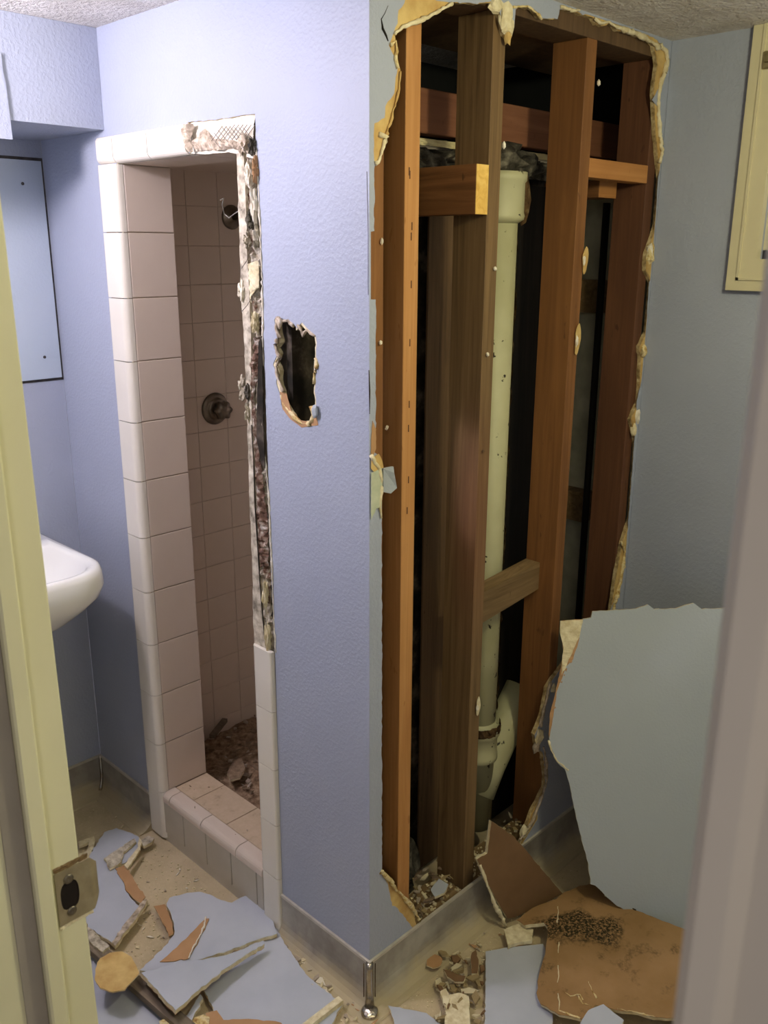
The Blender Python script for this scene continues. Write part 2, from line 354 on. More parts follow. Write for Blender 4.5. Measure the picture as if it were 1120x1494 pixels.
# lips of torn paper and plaster round the small hole
def rim(name, path, r0, r1, mat, parent, seed, squash=None, seg=7, step=.006):
    P = jag(path, step, .001, seed, False); rnd = random.Random(seed); R = []
    r = (r0+r1)/2
    for _ in P: r = min(r1, max(r0, r+rnd.uniform(-1, 1)*(r1-r0)*.45)); R.append(r)
    return tube(name, P, R, mat, parent, seg, True, lump=.25, seed=seed, squash=squash)
def upx(pts, ax, v): return [un(x, y, ax, v) for x, y in pts]
rim('torn_lip', upx([(404, 466), (404, 480), (407, 492), (401, 503), (404, 515), (409, 522), (402, 535), (405, 552), (410, 563), (413, 572)], 1, -.002), .0025, .006, 'torn_grey', wl, 1)
rim('torn_lip', upx([(404, 464), (412, 468), (420, 468), (428, 476)], 1, 0), .002, .004, 'torn_grey', wl, 2)
rim('torn_lip', upx([(434, 474), (439, 482), (442, 490), (447, 482), (453, 486), (460, 490)], 1, 0), .002, .006, 'torn_grey', wl, 3)
rim('torn_lip', upx([(410, 576), (414, 590), (424, 602), (433, 612), (442, 618), (454, 618), (458, 605), (455, 592)], 1, .001), .0025, .0065, 'torn', wl, 4)
rim('torn_lip', upx([(460, 522), (463, 532), (459, 545), (458, 560)], 1, 0), .0015, .004, 'torn', wl, 5)
blob('curled_flake', un(459, 600, 1, -.006), (.008, .005, .014), 'blue_flat', wl, 4, 2, .2)
blob('curled_flake', un(408, 471, 1, -.005), (.006, .005, .012), 'torn_grey', wl, 7, 2, .3)
link('torn_paper', sheet_mesh([px_loop([(408, 572), (418, 574), (424, 598), (436, 612), (452, 616), (461, 606), (464, 620), (440, 624), (424, 612), (412, 597)], 1, -.0008, .006, .0008, 3)], (0, .0006, 0)), 'paper', wl)

# ---- shower opening tile
so_ = tag(empty('shower_surround', (-.60, .07, 0)), 'cream tiled shower surround with white bullnose trim, broken open at its upper right', 'shower surround')
T = .1524; XJ = -.83; ZS = .162; G = .0022
def child(o, root=so_): o.parent = root; return rel(o, root)
child(box('grout_bed', (XJ-.03, .004, 0), (XJ-.0025, .141, ZT+.03), 'grout'))
jt = bmesh.new(); add_box(jt, (-.006, 0, 0), (0, .129-G, T-G), .0012); jtm = mesh_bm(jt, 'jamb_tile'); jtm.materials.append(M['tile'])
for k in range(11):
    o = child(link('jamb_tile', jtm, None)); o.location = Vector((XJ, .014, ZS+k*T+G/2))
# trim profile (x outward from outer edge to jamb plane, y) for the left side
def arc(cx, cy, r, a0, a1, n=6): return [(cx+r*math.cos(math.radians(a0+(a1-a0)*i/n)), cy+r*math.sin(math.radians(a0+(a1-a0)*i/n))) for i in range(n+1)]
tp = [(0, 0)]+arc(.006, -.006, .006, 180, 270, 3)+arc(.075-.016, .004, .016, 270, 360, 6)+[(.075, .012), (.06, .012), (.06, 0)]
zs_l = [0.0]+[ZS-.02+k*T for k in range(0, 12)]
zj = [ZT-k*T for k in range(12)]+[.01]
for i in range(len(zj)-1):
    me = extrude_profile(tp, zj[i+1]+G/2, zj[i]-G/2, lambda p, t: (-.905+p[0], p[1], t), 'trim_tile')
    child(link('trim_tile', me, 'tile_white'))
tpr = [(-.306-(.071-x) if False else -.306-x*.071/.075, y) for x, y in tp]
zr = [.777-k*T for k in range(6)]+[.005]
for i in range(len(zr)-1):
    me = extrude_profile([(q[0], q[1]) for q in tpr], zr[i+1]+G/2, zr[i]-G/2, lambda p, t: (p[0], p[1], t), 'trim_tile')
    child(link('trim_tile', me, 'tile_white'))
child(box('grout_bed', (-.9, -.0035, .01), (-.85, 0.0, ZT), 'grout'))
child(box('grout_bed', (-.36, -.0035, .01), (-.311, 0.0, .77), 'grout'))
# right jamb body behind trim (faces into the shower)
child(box('right_jamb', (-.377, .012, 0), (-.345, .141, ZT), 'tile_in'))
# head trim: bullnose along x, broken off at x = -.535
hp = [(ZTOP, 0), (ZTOP-.002, -.006), (ZTOP-.008, -.010)]+[(ZT+.016-.016*math.sin(math.radians(a)), .006-.016*math.cos(math.radians(a))) for a in (0, 18, 36, 54, 72, 90)]+[(ZT, .014), (ZT+.012, .014), (ZT+.012, 0)]
for a, b in ((-.907, -.832), (-.832, -.684), (-.684, -.537)):
    jl = jag([Vector((0, 0, 0))], 1, 0)
    me = extrude_profile(hp, a+(G/2 if a > -.9 else 0), b-G/2, lambda p, t: (t, p[1], p[0]), 'head_trim')
    child(link('head_trim_tile', me, 'tile_white'))
child(rough_strip('broken_tile_end', upx([(266, 181), (265, 192), (268, 208), (275, 222)], 1, -.014), upx([(284, 181), (281, 194), (280, 205), (283, 222)], 1, -.006), 'torn_grey', so_, 6, 16, .006, (0, -1, 0), 3, 90, .006))
# head underside tiles
for k in range(3):
    child(box('head_tile', (XJ+k*T+G, .016, ZT-.0005), (XJ+(k+1)*T, .141, ZT+.006), 'tile_in'))
# exposed plaster and mesh lath over the head
child(rough_strip('exposed_plaster', upx([(270, 177), (300, 174), (335, 170), (372, 166)], 1, .006), upx([(272, 224), (300, 225), (335, 222), (372, 232)], 1, .003), 'gypsum_white', so_, 12, 40, .004, (0, -1, 0), 5, 70, .003))
child(rough_strip('mortar_patch', upx([(285, 200), (300, 186), (312, 202), (340, 204), (352, 210)], 1, .001), upx([(285, 221), (300, 219), (315, 220), (340, 217), (352, 220)], 1, -.001), 'torn_grey', so_, 8, 40, .006, (0, -1, 0), 6, 90, .006))
lt = bmesh.new()
for k in range(9):
    for s_ in (0, 1):
        a = (308+k*6, 212-(6 if k < 3 else 8)) if s_ == 0 else (306+k*6, 186+max(0, 3-k)*4)
        b = (a[0]+16, a[1]-22) if s_ == 0 else (a[0]+15, a[1]+18)
        A, B = un(*a, 1, -.007), un(*b, 1, -.007); u = (B-A).normalized(); v = Vector((0, 1, 0)).cross(u)*.0004
        vs = [lt.verts.new(A+v), lt.verts.new(B+v), lt.verts.new(B-v), lt.verts.new(A-v)]; w_ = [lt.verts.new(q.co+Vector((0, .001, 0))) for q in vs]
        lt.faces.new(vs); lt.faces.new(w_)
        for i in range(4): lt.faces.new((vs[i], vs[(i+1) % 4], w_[(i+1) % 4], w_[i]))
child(link('wire_mesh', mesh_bm(lt), 'wire_dark'))
# broken right side: pale tile edge strip, rubble, reddish lath, dark slit, loose lumps
L1 = [(345, 224), (346, 260), (348, 320), (350, 380), (352, 440), (356, 500), (358, 560), (360, 610), (362, 660), (363, 720), (366, 780), (368, 830), (369, 900), (372, 952)]
L2 = [(355, 222), (357, 260), (359, 320), (361, 380), (364, 440), (366, 500), (366, 560), (367, 610), (369, 660), (371, 720), (374, 780), (377, 830), (382, 900), (388, 952)]
L3 = [(372, 215), (375, 260), (378, 320), (380, 380), (382, 440), (382, 500), (381, 560), (382, 610), (384, 660), (391, 720), (393, 780), (396, 830), (398, 900), (401, 952)]
child(link('broken_tile_edge', sheet_mesh([px_loop(L1, 1, -.003, .012, .0016, 11, False)+list(reversed(px_loop(L2, 1, -.003, .012, .001, 12, False)))], (0, .05, 0)), 'mortar'))
child(rough_strip('rubble_strip', upx(L2, 1, .004), upx(L3, 1, .010), 'rubble', so_, 10, 150, .010, (0, -1, 0), 2, 85, .003))
child(rough_strip('red_lath', upx([(371, 492), (367, 530), (366, 580), (370, 640), (373, 700), (375, 760), (377, 800), (379, 828)], 1, .001), upx([(379, 492), (377, 530), (371, 580), (376, 640), (383, 700), (390, 760), (391, 800), (391, 826)], 1, .002), m_multi('rusted_red_lath', [(.3, (62, 46, 36)), (.46, (108, 82, 68)), (.56, (150, 132, 118)), (.66, (196, 188, 178))], 50), so_, 6, 90, .006, (0, -1, 0), 8, 80, .004))
child(link('dark_slit', sheet_mesh([px_loop([(377, 500), (381, 490), (383, 560), (384, 620), (386, 684), (381, 676), (374, 640), (375, 580)], 1, -.0045, .01, .0006, 14)], (0, .002, 0)), 'tar'))
child(rough_strip('plaster_patch', upx([(362, 385), (363, 420), (366, 445)], 1, -.004), upx([(377, 380), (378, 420), (370, 425)], 1, -.002), 'gypsum', so_, 5, 16, .003, (0, -1, 0), 9, 80, .003))
for i, (x, y, rx, rz, m) in enumerate([(355, 210, .013, .016, 'torn_grey'), (368, 214, .007, .015, 'mortar_dark'), (364, 255, .008, .022, 'gypsum_white'), (373, 248, .004, .02, 'paper'), (353, 424, .007, .022, 'gypsum_white'), (354, 567, .010, .021, 'mortar'), (362, 572, .006, .018, 'mortar_dark'), (365, 322, .009, .016, 'mortar_dark'), (361, 350, .006, .014, 'mortar'), (371, 300, .006, .03, 'gypsum_white'), (374, 345, .005, .02, 'mortar'), (372, 470, .006, .02, 'gypsum'), (362, 600, .004, .018, 'mortar'), (387, 868, .006, .03, 'gypsum'), (391, 930, .006, .03, 'gypsum')]):
    child(blob('mortar_lump', un(x, y, 1, -.004), (rx, .008, rz), m, so_, i+1, 3, .8, 2.4))
rim('torn_edge', upx([(x+1, y) for x, y in L3], 1, -.001), .001, .0026, 'gypsum_white', so_, 21); child(bpy.data.objects['torn_edge'])
child(tube('lath_wire', upx([(352, 392), (360, 380), (364, 366), (371, 352)], 1, -.012), .0007, 'wire_dark', so_, 5))
child(tube('lath_wire', upx([(352, 455), (360, 446), (370, 430)], 1, -.012), .0007, 'wire_dark', so_, 5))
child(tube('dark_crack', upx([(367, 620), (370, 680), (372, 740), (376, 800), (379, 850), (383, 900), (387, 940)], 1, -.006), .0012, 'tar', so_, 5, lump=.5))
# bent wire hook sticking out of the broken edge
hk = tube('wire_hook', [un(352, 306, 1, -.004), un(343, 311, 1, .02), un(334, 318, 1, .03), un(327, 312, 1, .03), un(324, 298, 1, .025), un(326, 289, 1, .02), un(321, 292, 1, .02)], .0011, 'wire', None, 6)
tag(hk, 'thin bent wire hook sticking out of the broken shower edge before the shower head flange', 'wire')
# curb
cb = -.002
child(box('curb_core', (XJ-.07, cb+.006, 0), (-.345, .141, ZS-.004), 'grout'))
xs = [-.905, -.847, -.736, -.627, -.514, -.405, -.377]
for a, b in zip(xs, xs[1:]):
    child(box('curb_tile', (a+.0016, cb-.003, .030), (b-.0016, cb+.007, .133), 'tile_grey', None, .001))
bn = [(.134, cb+.006), (.134, cb-.005)]+[(ZS-.018+.018*math.sin(math.radians(a)), cb+.013-.018*math.cos(math.radians(a))) for a in (0, 18, 36, 54, 72, 90)]+[(ZS, .034), (ZS-.008, .034)]
bx = [XJ-.003, -.80, -.647, -.489, -.377]
for a, b in zip(bx, bx[1:]):
    child(link('curb_bullnose', extrude_profile(bn, a+G/2, b-G/2, lambda p, t: (t, p[1], p[0])), 'tile'))
sx = [XJ, -.74, -.585, -.43, -.377]
for a, b in zip(sx, sx[1:]):
    child(box('sill_tile', (a+G/2, .036, ZS-.008), (b-G/2, .141, ZS), 'tile_dust', None, .001))
child(box('curb_foot', (-.905, -.002, 0), (-.377, .004, .03), 'tile_grey'))

# ---- shower stall interior
sh = tag(empty('wall_shower'), kind=st)
XSL, XSR, YSB, ZSC = -1.10, -.345, 1.02, 1.86
box('grout_back', (XSL-.03, .141, .02), (XSL-.004, YSB, ZSC), 'grout_in', sh)
tq = .1085; bmq = bmesh.new(); add_box(bmq, (-.005, 0, 0), (0, tq-.0012, tq-.0012), .0006); tqm = mesh_bm(bmq, 'wall_tile'); tqm.materials.append(M['tile_in'])
for j in range(8):
    for k in range(17):
        o = link('tile', tqm, None, sh); o.location = (XSL, .142+j*tq, .03+k*tq)
box('shower_back_slab', (XSL-.03, YSB, 0), (XSR+.02, YSB+.02, ZSC), 'tile_in', sh)
box('shower_right_slab', (XSR, .141, 0), (XSR+.02, YSB, ZSC), 'tile_in', sh)
box('shower_front_slab', (XSL-.03, .12, 0), (XJ-.032, .141, ZSC), 'tile_in', sh)
box('shower_ceiling_slab', (XSL-.03, .0127, ZSC), (XSR+.02, YSB+.02, ZSC+.02), 'tile_in', sh)
box('shower_pan', (XSL-.03, .12, 0), (XSR+.02, YSB+.02, .04), 'grout_in', sh)

# valve and shower head flange on the far shower wall
vc = un(313, 596, 0, XSL)
va = tag(empty('shower_valve', vc), 'round nickel shower valve with lobed knob on the far shower wall', 'valve')
def vch(o): o.parent = va; return rel(o, va)
esc = vch(lathe('escutcheon', [(.047, 0), (.049, .003), (.046, .008), (.038, .012), (.034, .012), (.033, .016), (.026, .02), (.001, .021)], vc, (1, 0, 0), 'nickel', va, 36))
kb = bmesh.new(); rings = []
for h, r in ((.02, .014), (.034, .016), (.036, .027), (.054, .025), (.058, .012), (.06, .0005)):
    rings.append([kb.verts.new(Vector((vc.x+h, vc.y+r*(1+.13*math.cos(6*a))*math.cos(a), vc.z+r*(1+.13*math.cos(6*a))*math.sin(a)))) for a in [2*math.pi*i/36 for i in range(36)]])
for A, B in zip(rings, rings[1:]):
    for i in range(36): kb.faces.new((A[i], A[(i+1) % 36], B[(i+1) % 36], B[i]))
kb.faces.new(rings[0]); link('knob', mesh_bm(kb), 'nickel', esc, True)
hc_ = un(337, 317, 0, XSL)
hd = tag(empty('shower_head_fitting', hc_), 'round shower arm fitting high on the shower wall, partly hidden by the broken edge', 'shower fitting')
for o in (lathe('flange', [(.034, 0), (.035, .003), (.03, .008), (.014, .012), (.013, .016), (.001, .016)], hc_, (1, 0, 0), 'nickel', hd, 30),
          tube('arm', [hc_+Vector((.01, 0, 0)), hc_+Vector((.05, 0, .0)), hc_+Vector((.09, 0, -.02)), hc_+Vector((.12, 0, -.05))], .0095, 'nickel', hd, 12)):
    rel(o, hd)

# ============================================================ CENTRE WALL (torn open): boards + framing
wc = tag(empty('wall_centre'), kind=st)
inner_px = [(557, 1276), (557, 1180), (557, 1000), (557, 850), (557, 757), (556, 722), (558, 690), (552, 664), (546, 660), (548, 655), (548, 560), (548, 437), (539, 437), (538, 338), (546, 337),
 (546, 239), (552, 237), (560, 207), (567, 186), (574, 160), (582, 130), (584, 102), (580, 88), (577, 60), (576, 50), (588, 38), (607, 32), (623, 25), (640, 15), (662, 3), (690, 5), (722, 3), (728, 14), (733, 30), (737, 50), (742, 56), (750, 40), (752, 14), (760, 8), (780, 14), (789, 26), (800, 27), (813, 28), (816, 14), (843, 17), (850, 22),
 (866, 24), (872, 36), (884, 37), (892, 32), (901, 44), (925, 50), (947, 58), (955, 66), (960, 95), (955, 130), (951, 146), (956, 165), (957, 190), (961, 236), (960, 260), (957, 321), (953, 345), (944, 372), (943, 395), (947, 412), (946, 426), (943, 480), (934, 505), (936, 525), (929, 585), (921, 612), (925, 650), (917, 754), (908, 795), (898, 850), (888, 895), (862, 930), (830, 960),
 (806, 992), (799, 1004), (798, 1012), (790, 1048), (780, 1072), (784, 1090), (792, 1100), (796, 1135), (795, 1150), (777, 1185), (770, 1205), (757, 1240), (735, 1264), (612, 1366), (600, 1324), (590, 1312), (577, 1296), (568, 1283)]
inner = px_loop(inner_px, 0, 0, .008, .0012, 31)
for p in inner: p.z = min(p.z, H-.006); p.y = min(max(p.y, .004), D-.006); p.z = max(p.z, .05)
ctr_out = lambda x: [(x, .0012, 0), (x, D+.006, 0), (x, D+.006, H), (x, .0012, H)]
# painted paper is torn back further than the core in places
face_px = list(inner_px)
rep = {(574, 160): (577, 113), (582, 130): (579, 106), (584, 102): (580, 96), (580, 88): (577, 86), (577, 60): (567, 66), (576, 50): (574, 48), (588, 38): (580, 34), (607, 32): (581, 15), (623, 25): (590, 4), (640, 15): (592, -6), (567, 186): (575, 136), (560, 207): (562, 155), (552, 237): (561, 172), (546, 239): (546, 180)}
face_px = [rep.get(q, q) for q in face_px]
rep2 = {(961, 236): (966, 232), (957, 190): (963, 190), (956, 165): (963, 160), (955, 130): (972, 110), (960, 95): (974, 84), (955, 66): (966, 66), (947, 58): (953, 54), (925, 50): (930, 45), (901, 44): (905, 36), (892, 32): (896, 27), (884, 37): (880, 22), (872, 36): (874, 20), (866, 24): (866, 16),
        (944, 372): (957, 356), (953, 345): (956, 343), (943, 395): (959, 382), (934, 505): (946, 502), (936, 525): (944, 520), (921, 612): (928, 610), (908, 795): (914, 795), (898, 850): (908, 850),
        (777, 1185): (784, 1178), (770, 1205): (784, 1196), (735, 1264): (740, 1266), (600, 1324): (592, 1340), (590, 1312): (580, 1325), (577, 1296): (572, 1322), (568, 1283): (566, 1290)}
face_px = [rep2.get(q, q) for q in face_px]
face = px_loop(face_px, 0, 0, .009, .0016, 37)
for p in face: p.z = min(p.z, H-.004); p.y = min(max(p.y, .004), D-.004); p.z = max(p.z, .05)
link('painted_face', sheet_mesh([ctr_out(0), face], (-.001, 0, 0)), 'blue', wc)
def ev(p): return (p[0] if p in rep or p in rep2 else p[0]+(4 if p[0] > 880 else -1 if p[0] < 600 else 0), p[1])
core = px_loop([ev(q) for q in inner_px], 0, -.0011, .008, .0012, 31)
for p in core: p.z = min(p.z, H-.006); p.y = min(max(p.y, .004), D-.003)
link('torn_brown_paper', sheet_mesh([ctr_out(-.0011), core], (-.002, 0, 0)), 'paper_yellow', wc)
link('gypsum_core', sheet_mesh([ctr_out(-.0032), [Vector((-.0032, max(p.y, .004), max(.05, min(p.z, H-.006)))) for p in px_loop([ev(q) for q in inner_px], 0, 0, .01, .002, 33)]], (-.0095, 0, 0)), 'broken_core', wc)
# fat torn lips along the edge
rim('torn_lip', upx([(576, 50), (588, 39), (607, 33), (623, 26), (640, 16), (660, 5)], 0, .002), .002, .0045, 'gypsum', wc, 41)
rim('torn_lip', upx([(570, 66), (577, 60), (579, 75), (577, 86), (580, 100)], 0, .002), .002, .0055, 'torn', wc, 42)
rim('torn_lip', upx([(584, 104), (582, 130), (574, 160), (570, 176), (562, 200)], 0, .001), .0015, .004, 'paper_yellow', wc, 43)
rim('torn_lip', upx([(553, 195), (563, 200), (560, 210), (552, 236), (547, 239)], 0, .001), .003, .007, 'gypsum', wc, 44)
rim('torn_lip', upx([(748, 10), (770, 9), (786, 22), (790, 28)], 0, .002), .002, .004, 'torn', wc, 45)
rim('torn_lip', upx([(818, 10), (835, 15), (845, 15)], 0, .002), .002, .004, 'gypsum', wc, 46)
rim('torn_lip', upx([(868, 27), (874, 33), (880, 34), (888, 32), (894, 36), (902, 40), (908, 42), (930, 50), (952, 62), (962, 70)], 0, .002), .0025, .007, 'gypsum', wc, 47)
rim('torn_lip', upx([(963, 66), (971, 74), (974, 88), (969, 105), (963, 125), (960, 150), (961, 175), (963, 200), (966, 222), (962, 238)], 0, .002), .004, .0078, 'gypsum', wc, 48)
rim('torn_lip', upx([(906, 790), (911, 805), (908, 830), (902, 860), (894, 890)], 0, .002), .003, .007, 'torn', wc, 49)
rim('torn_lip', upx([(803, 995), (799, 1012), (792, 1040), (788, 1060)], 0, .002), .003, .006, 'torn_grey', wc, 50)
rim('torn_lip', upx([(793, 1090), (796, 1110), (797, 1140), (792, 1158), (783, 1180), (776, 1200), (766, 1215), (758, 1225)], 0, .003), .002, .005, 'torn_grey', wc, 51)
rim('torn_lip', upx([(556, 1272), (566, 1280), (577, 1297), (590, 1310), (600, 1322), (612, 1343)], 0, .002), .0025, .006, 'torn', wc, 52)
rim('torn_lip', upx([(541, 664), (546, 675), (552, 682), (556, 700), (554, 740), (556, 756)], 0, .003), .002, .005, 'gypsum', wc, 53)
for i, (x, y, ry, rz, m) in enumerate([(738, 22, .02, .028, 'gypsum'), (741, 38, .014, .02, 'gypsum'), (740, 52, .008, .016, 'paper_yellow'), (723, 8, .02, .012, 'gypsum'), (948, 370, .014, .028, 'torn'), (947, 365, .008, .02, 'gypsum_white'), (952, 400, .006, .02, 'paper_yellow'), (938, 512, .012, .018, 'torn'), (929, 607, .01, .02, 'gypsum_white'), (924, 628, .008, .016, 'gypsum'), (786, 1075, .016, .028, 'gypsum'), (782, 1090, .01, .016, 'torn_grey'), (806, 1004, .01, .014, 'gypsum'), (764, 1214, .014, .018, 'gypsum')]):
    blob('plaster_lump', un(x, y, 0, -.001), (.009, ry, rz), m, wc, i+20, 2, .5, 1.7)
# corner wreckage about halfway up: torn paper, tape and a hanging painted flake
link('torn_paper', sheet_mesh([px_loop([(543, 614), (548, 626), (548, 655), (544, 664), (541, 664), (541, 640)], 0, .0006, .006, .001, 61)], (.0008, 0, 0)), 'paper', wc)
link('torn_paper', sheet_mesh([px_loop([(542, 668), (552, 662), (557, 672), (559, 682), (545, 688), (541, 684)], 0, .003, .006, .001, 62)], (.001, 0, 0)), 'paper_yellow', wc)
link('torn_tape', sheet_mesh([px_loop([(541, 690), (556, 683), (558, 700), (556, 740), (548, 742), (541, 758)], 0, .004, .006, .001, 63)], (.001, 0, 0)), m_simple('pale_green_tape', (178, 186, 160), (198, 202, 178), 40, .7), wc)
fk = [un(559, 684, 0, -.002), un(574, 681, 0, .01), un(575, 690, 0, .012), un(579, 712, 0, .012), un(570, 720, 0, .006), un(559, 718, 0, -.002)]
link('hanging_flake', sheet_mesh([fk], (-.006, .001, 0)), 'blue_flat', wc)
tube('crack', upx([(566, 8), (561, 20), (556, 28), (558, 42), (563, 52), (566, 60)], 0, .0002), [.0004, .0006, .001, .0026, .0022, .001], 'tar', wc, 5)
tube('crack', upx([(535, 250), (535, 300), (536, 345)], 0, .0003)[0:1]+upx([(537, 340), (537, 430)], 0, .0003), .0006, 'gap', wc, 5)
tube('crack', upx([(538, 540), (539, 570), (539, 604)], 0, .0006), [.0008, .0016, .0006], 'tar', wc, 5)

# framing ------------------------------------------------------------------
FX0, FX1 = -.102, -.013
def stud(y0, y1, mat, z0=.1, z1=2.087, label=None, name='stud'):
    o = box(name, (FX0, y0, z0), (FX1-.0005, y1, z1), mat, wc, .0012)
    if label: o['label'] = label
    return o
stud(.0135, .050, 'stud_mid')
A_ = stud(.104, .143, 'stud_orange', label='bright orange pine stud')
B_ = stud(.345, .384, 'stud_pink', label='dark stud with a pinkish stain')
C_ = stud(.670, .709, 'stud_mid')
D_ = stud(.970, 1.008, 'stud_red')
box('top_plate', (FX0, .0135, 2.087), (FX1-.0005, D-.002, H-.001), 'stud_dark', wc, .001)
box('top_plate', (-.34, .0135, 2.094), (FX0-.002, D-.002, H-.001), 'stud_dark', wc, .001)
box('sole_plate', (FX0, .0135, .045), (FX1-.0005, D-.002, .098), 'wood_dusty', wc, .002)
b1 = box('blocking', (-.34, .3065, 1.717), (-.0135, .3445, 1.811), 'wood_x', wc, .001); b1['label'] = 'brown blocking with a fresh yellow cut end'
box('cut_end', (-.0135, .3068, 1.7175), (-.0123, .3442, 1.8105), 'endgrain', b1)
bc = bmesh.new(); 
vsA = [(-.100, .386, .782), (-.058, .386, .782), (-.058, .386, .862), (-.100, .386, .862)]; vsB = [(-.102, .669, .812), (-.058, .669, .812), (-.058, .669, .884), (-.102, .669, .884)]
a_ = [bc.verts.new(v) for v in vsA]; b_ = [bc.verts.new(v) for v in vsB]
for i in range(4): bc.faces.new((a_[i], a_[(i+1) % 4], b_[(i+1) % 4], b_[i]))
bc.faces.new(a_); bc.faces.new(b_)
link('blocking', mesh_bm(bc), 'wood_dusty', wc)['label'] = 'dusty low block between two studs'
box('blocking', (-.055, .7095, 1.808), (-.0135, .972, 1.849), 'wood_tan', wc, .001)
b4 = box('blocking', (-.30, .855, 1.773), (-.075, .935, 1.812), 'wood_x', wc, .001)
box('cut_end', (-.0755, .8555, 1.7735), (-.0742, .9345, 1.8115), 'wood_tan', b4)
# wood specks: nail heads and plaster left on the studs
for i, (x, y, r, zz, m) in enumerate([(735, 212, .004, .007, 'gypsum_white'), (873, 121, .005, .007, 'gypsum_white'), (722, 392, .004, .005, 'gypsum_white'), (711, 517, .004, .005, 'gypsum_white'), (705, 658, .003, .004, 'stud_dark'), (557, 352, .003, .006, 'gypsum_white'), (555, 500, .004, .005, 'gypsum_white'), (564, 624, .004, .005, 'torn_grey')]):
    blob('plaster_crumb', un(x, y, 0, -.009), (.004, r, zz), m, wc, i+50, 1, .3)
for i, (x, y, ry, rz) in enumerate([(853, 380, .018, .030), (842, 495, .018, .036), (697, 1030, .012, .024)]):
    pts = [un(x, y, 0, -.010)+Vector((0, ry*.6*math.cos(a)*(1+.2*math.sin(3*a+i)), rz*math.sin(a)*(1+.15*math.sin(2*a)))) for a in [2*math.pi*k/14 for k in range(14)]]
    link('torn_paper_patch', sheet_mesh([pts], (.0016, 0, 0)), 'paper_yellow' if i < 2 else 'gypsum', wc)
    blob('plaster_crumb', un(x-1, y+(3 if i else 0), 0, -.008), (.0028, ry*.3, rz*.38), 'gypsum_white', wc, 70+i, 2, .4)
kn = bmesh.new()
for (x, y) in [(597, 250), (598, 255), (600, 415), (598, 500), (600, 345), (597, 590), (596, 625), (596, 700), (594, 745), (601, 330)]:
    P = un(x, y, 0, FX1+.0002); add_box(kn, (P.x-.001, P.y-.0012, P.z-.007), (P.x, P.y+.0012, P.z+.007))
link('knot_marks', mesh_bm(kn), 'stud_red', wc)['kind'] = 'stuff'

# back side of the shower and cavity behind the framing (x <= -.2)
cv = tag(empty('wall_cavity'), kind=st)
XP = -.20
box('header_board', (XP-.04, .14, 1.885), (XP, 1.25, 1.972), 'wood_y', cv, .002)
rough_strip('plaster_band', [(XP-.006, .14, 1.876), (XP-.006, 1.2, 1.876)], [(XP-.006, .14, 1.862), (XP-.006, 1.2, 1.862)], 'plaster_band', cv, 4, 90, .006, (1, 0, 0), 3, 60, .002)
rough_strip('mortar_ledge', [(XP-.03, .14, 1.861), (XP-.03, 1.2, 1.861)], [(XP-.012, .14, 1.815), (XP-.012, 1.2, 1.815)], 'mortar_dark', cv, 8, 90, .02, (1, 0, 0), 5, 40, .006)
box('shower_back_board', (XP-.010, .387, .03), (XP-.005, .47, 1.80), 'stud_dark', cv)
box('shower_back_board', (XP-.014, .472, .03), (XP-.007, .55, 1.80), 'stud_dark', cv)
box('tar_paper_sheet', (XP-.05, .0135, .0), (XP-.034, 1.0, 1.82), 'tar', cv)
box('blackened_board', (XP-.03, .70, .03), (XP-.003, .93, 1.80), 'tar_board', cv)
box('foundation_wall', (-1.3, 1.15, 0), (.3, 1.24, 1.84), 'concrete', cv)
box('void_darkness_lining', (-1.3, 1.15, 1.84), (.3, 1.24, H+.05), 'void', cv)
box('void_darkness_lining', (-.62, .0135, 1.885), (-.6, 1.15, H+.05), 'void', cv)
box('void_darkness_lining', (-1.3, .0135, H+.0505), (.02, 1.24, H+.07), 'void', cv)
for x0, z0, z1 in ((-.33, 1.48, 1.57), (-.33, .865, .955)):
    box('wood_strip', (x0, 1.10, z0), (-.205, 1.149, z1), 'wood_dusty', cv)
cdt = tube('conduit', [(-.164, 1.05, .05), (-.166, 1.05, .9), (-.168, 1.05, 1.77)], .010, 'tar_board', None, 10)
tag(cdt, 'dark vertical conduit deep between the two rightmost studs', 'pipe')

# drain stack ---------------------------------------------------------------
PXc, PYc = -.165, .583
dp = tag(empty('drain_pipe', (PXc, PYc, .1)), 'tall cream painted cast iron drain stack with rusty edge, between the middle studs', 'pipe')
def dch(o): o.parent = dp; return rel(o, dp)
pr = .043
dch(lathe('pipe_body', [(pr, .10), (pr, 1.72)], (PXc, PYc, 0), (0, 0, 1), 'pipe', dp, 32))
dch(lathe('upper_hub', [(pr, 1.708), (.056, 1.716), (.058, 1.724), (.056, 1.732), (.056, 1.795), (.060, 1.800), (.060, 1.818), (.04, 1.82)], (PXc, PYc, 0), (0, 0, 1), 'pipe', dp, 32))
dch(lathe('lower_hub', [(.045, .31), (.052, .315), (.052, .33), (.050, .335), (.050, .385), (.056, .39), (.056, .41), (.047, .425), (.043, .43)], (PXc, PYc, 0), (0, 0, 1), 'pipe', dp, 32))
dch(tube('branch', [(PXc, PYc, .20), (PXc+.0, PYc+.05, .27), (PXc, PYc+.12, .36), (PXc, PYc+.20, .44)], [.05, .048, .05, .058], 'pipe', dp, 16))
dch(rough_strip('rust_scale', [(PXc+.030, PYc+.036, z) for z in (.45, .8, 1.2, 1.7)], [(PXc+.012, PYc+.050, z) for z in (.45, .8, 1.2, 1.7)], 'rust', dp, 4, 90, .006, (.5, .8, 0), 6, 40, .001))
dch(blob('rust_lump', (PXc+.03, PYc+.045, 1.76), (.02, .018, .055), 'rust', dp, 3, 2, .4, 2))
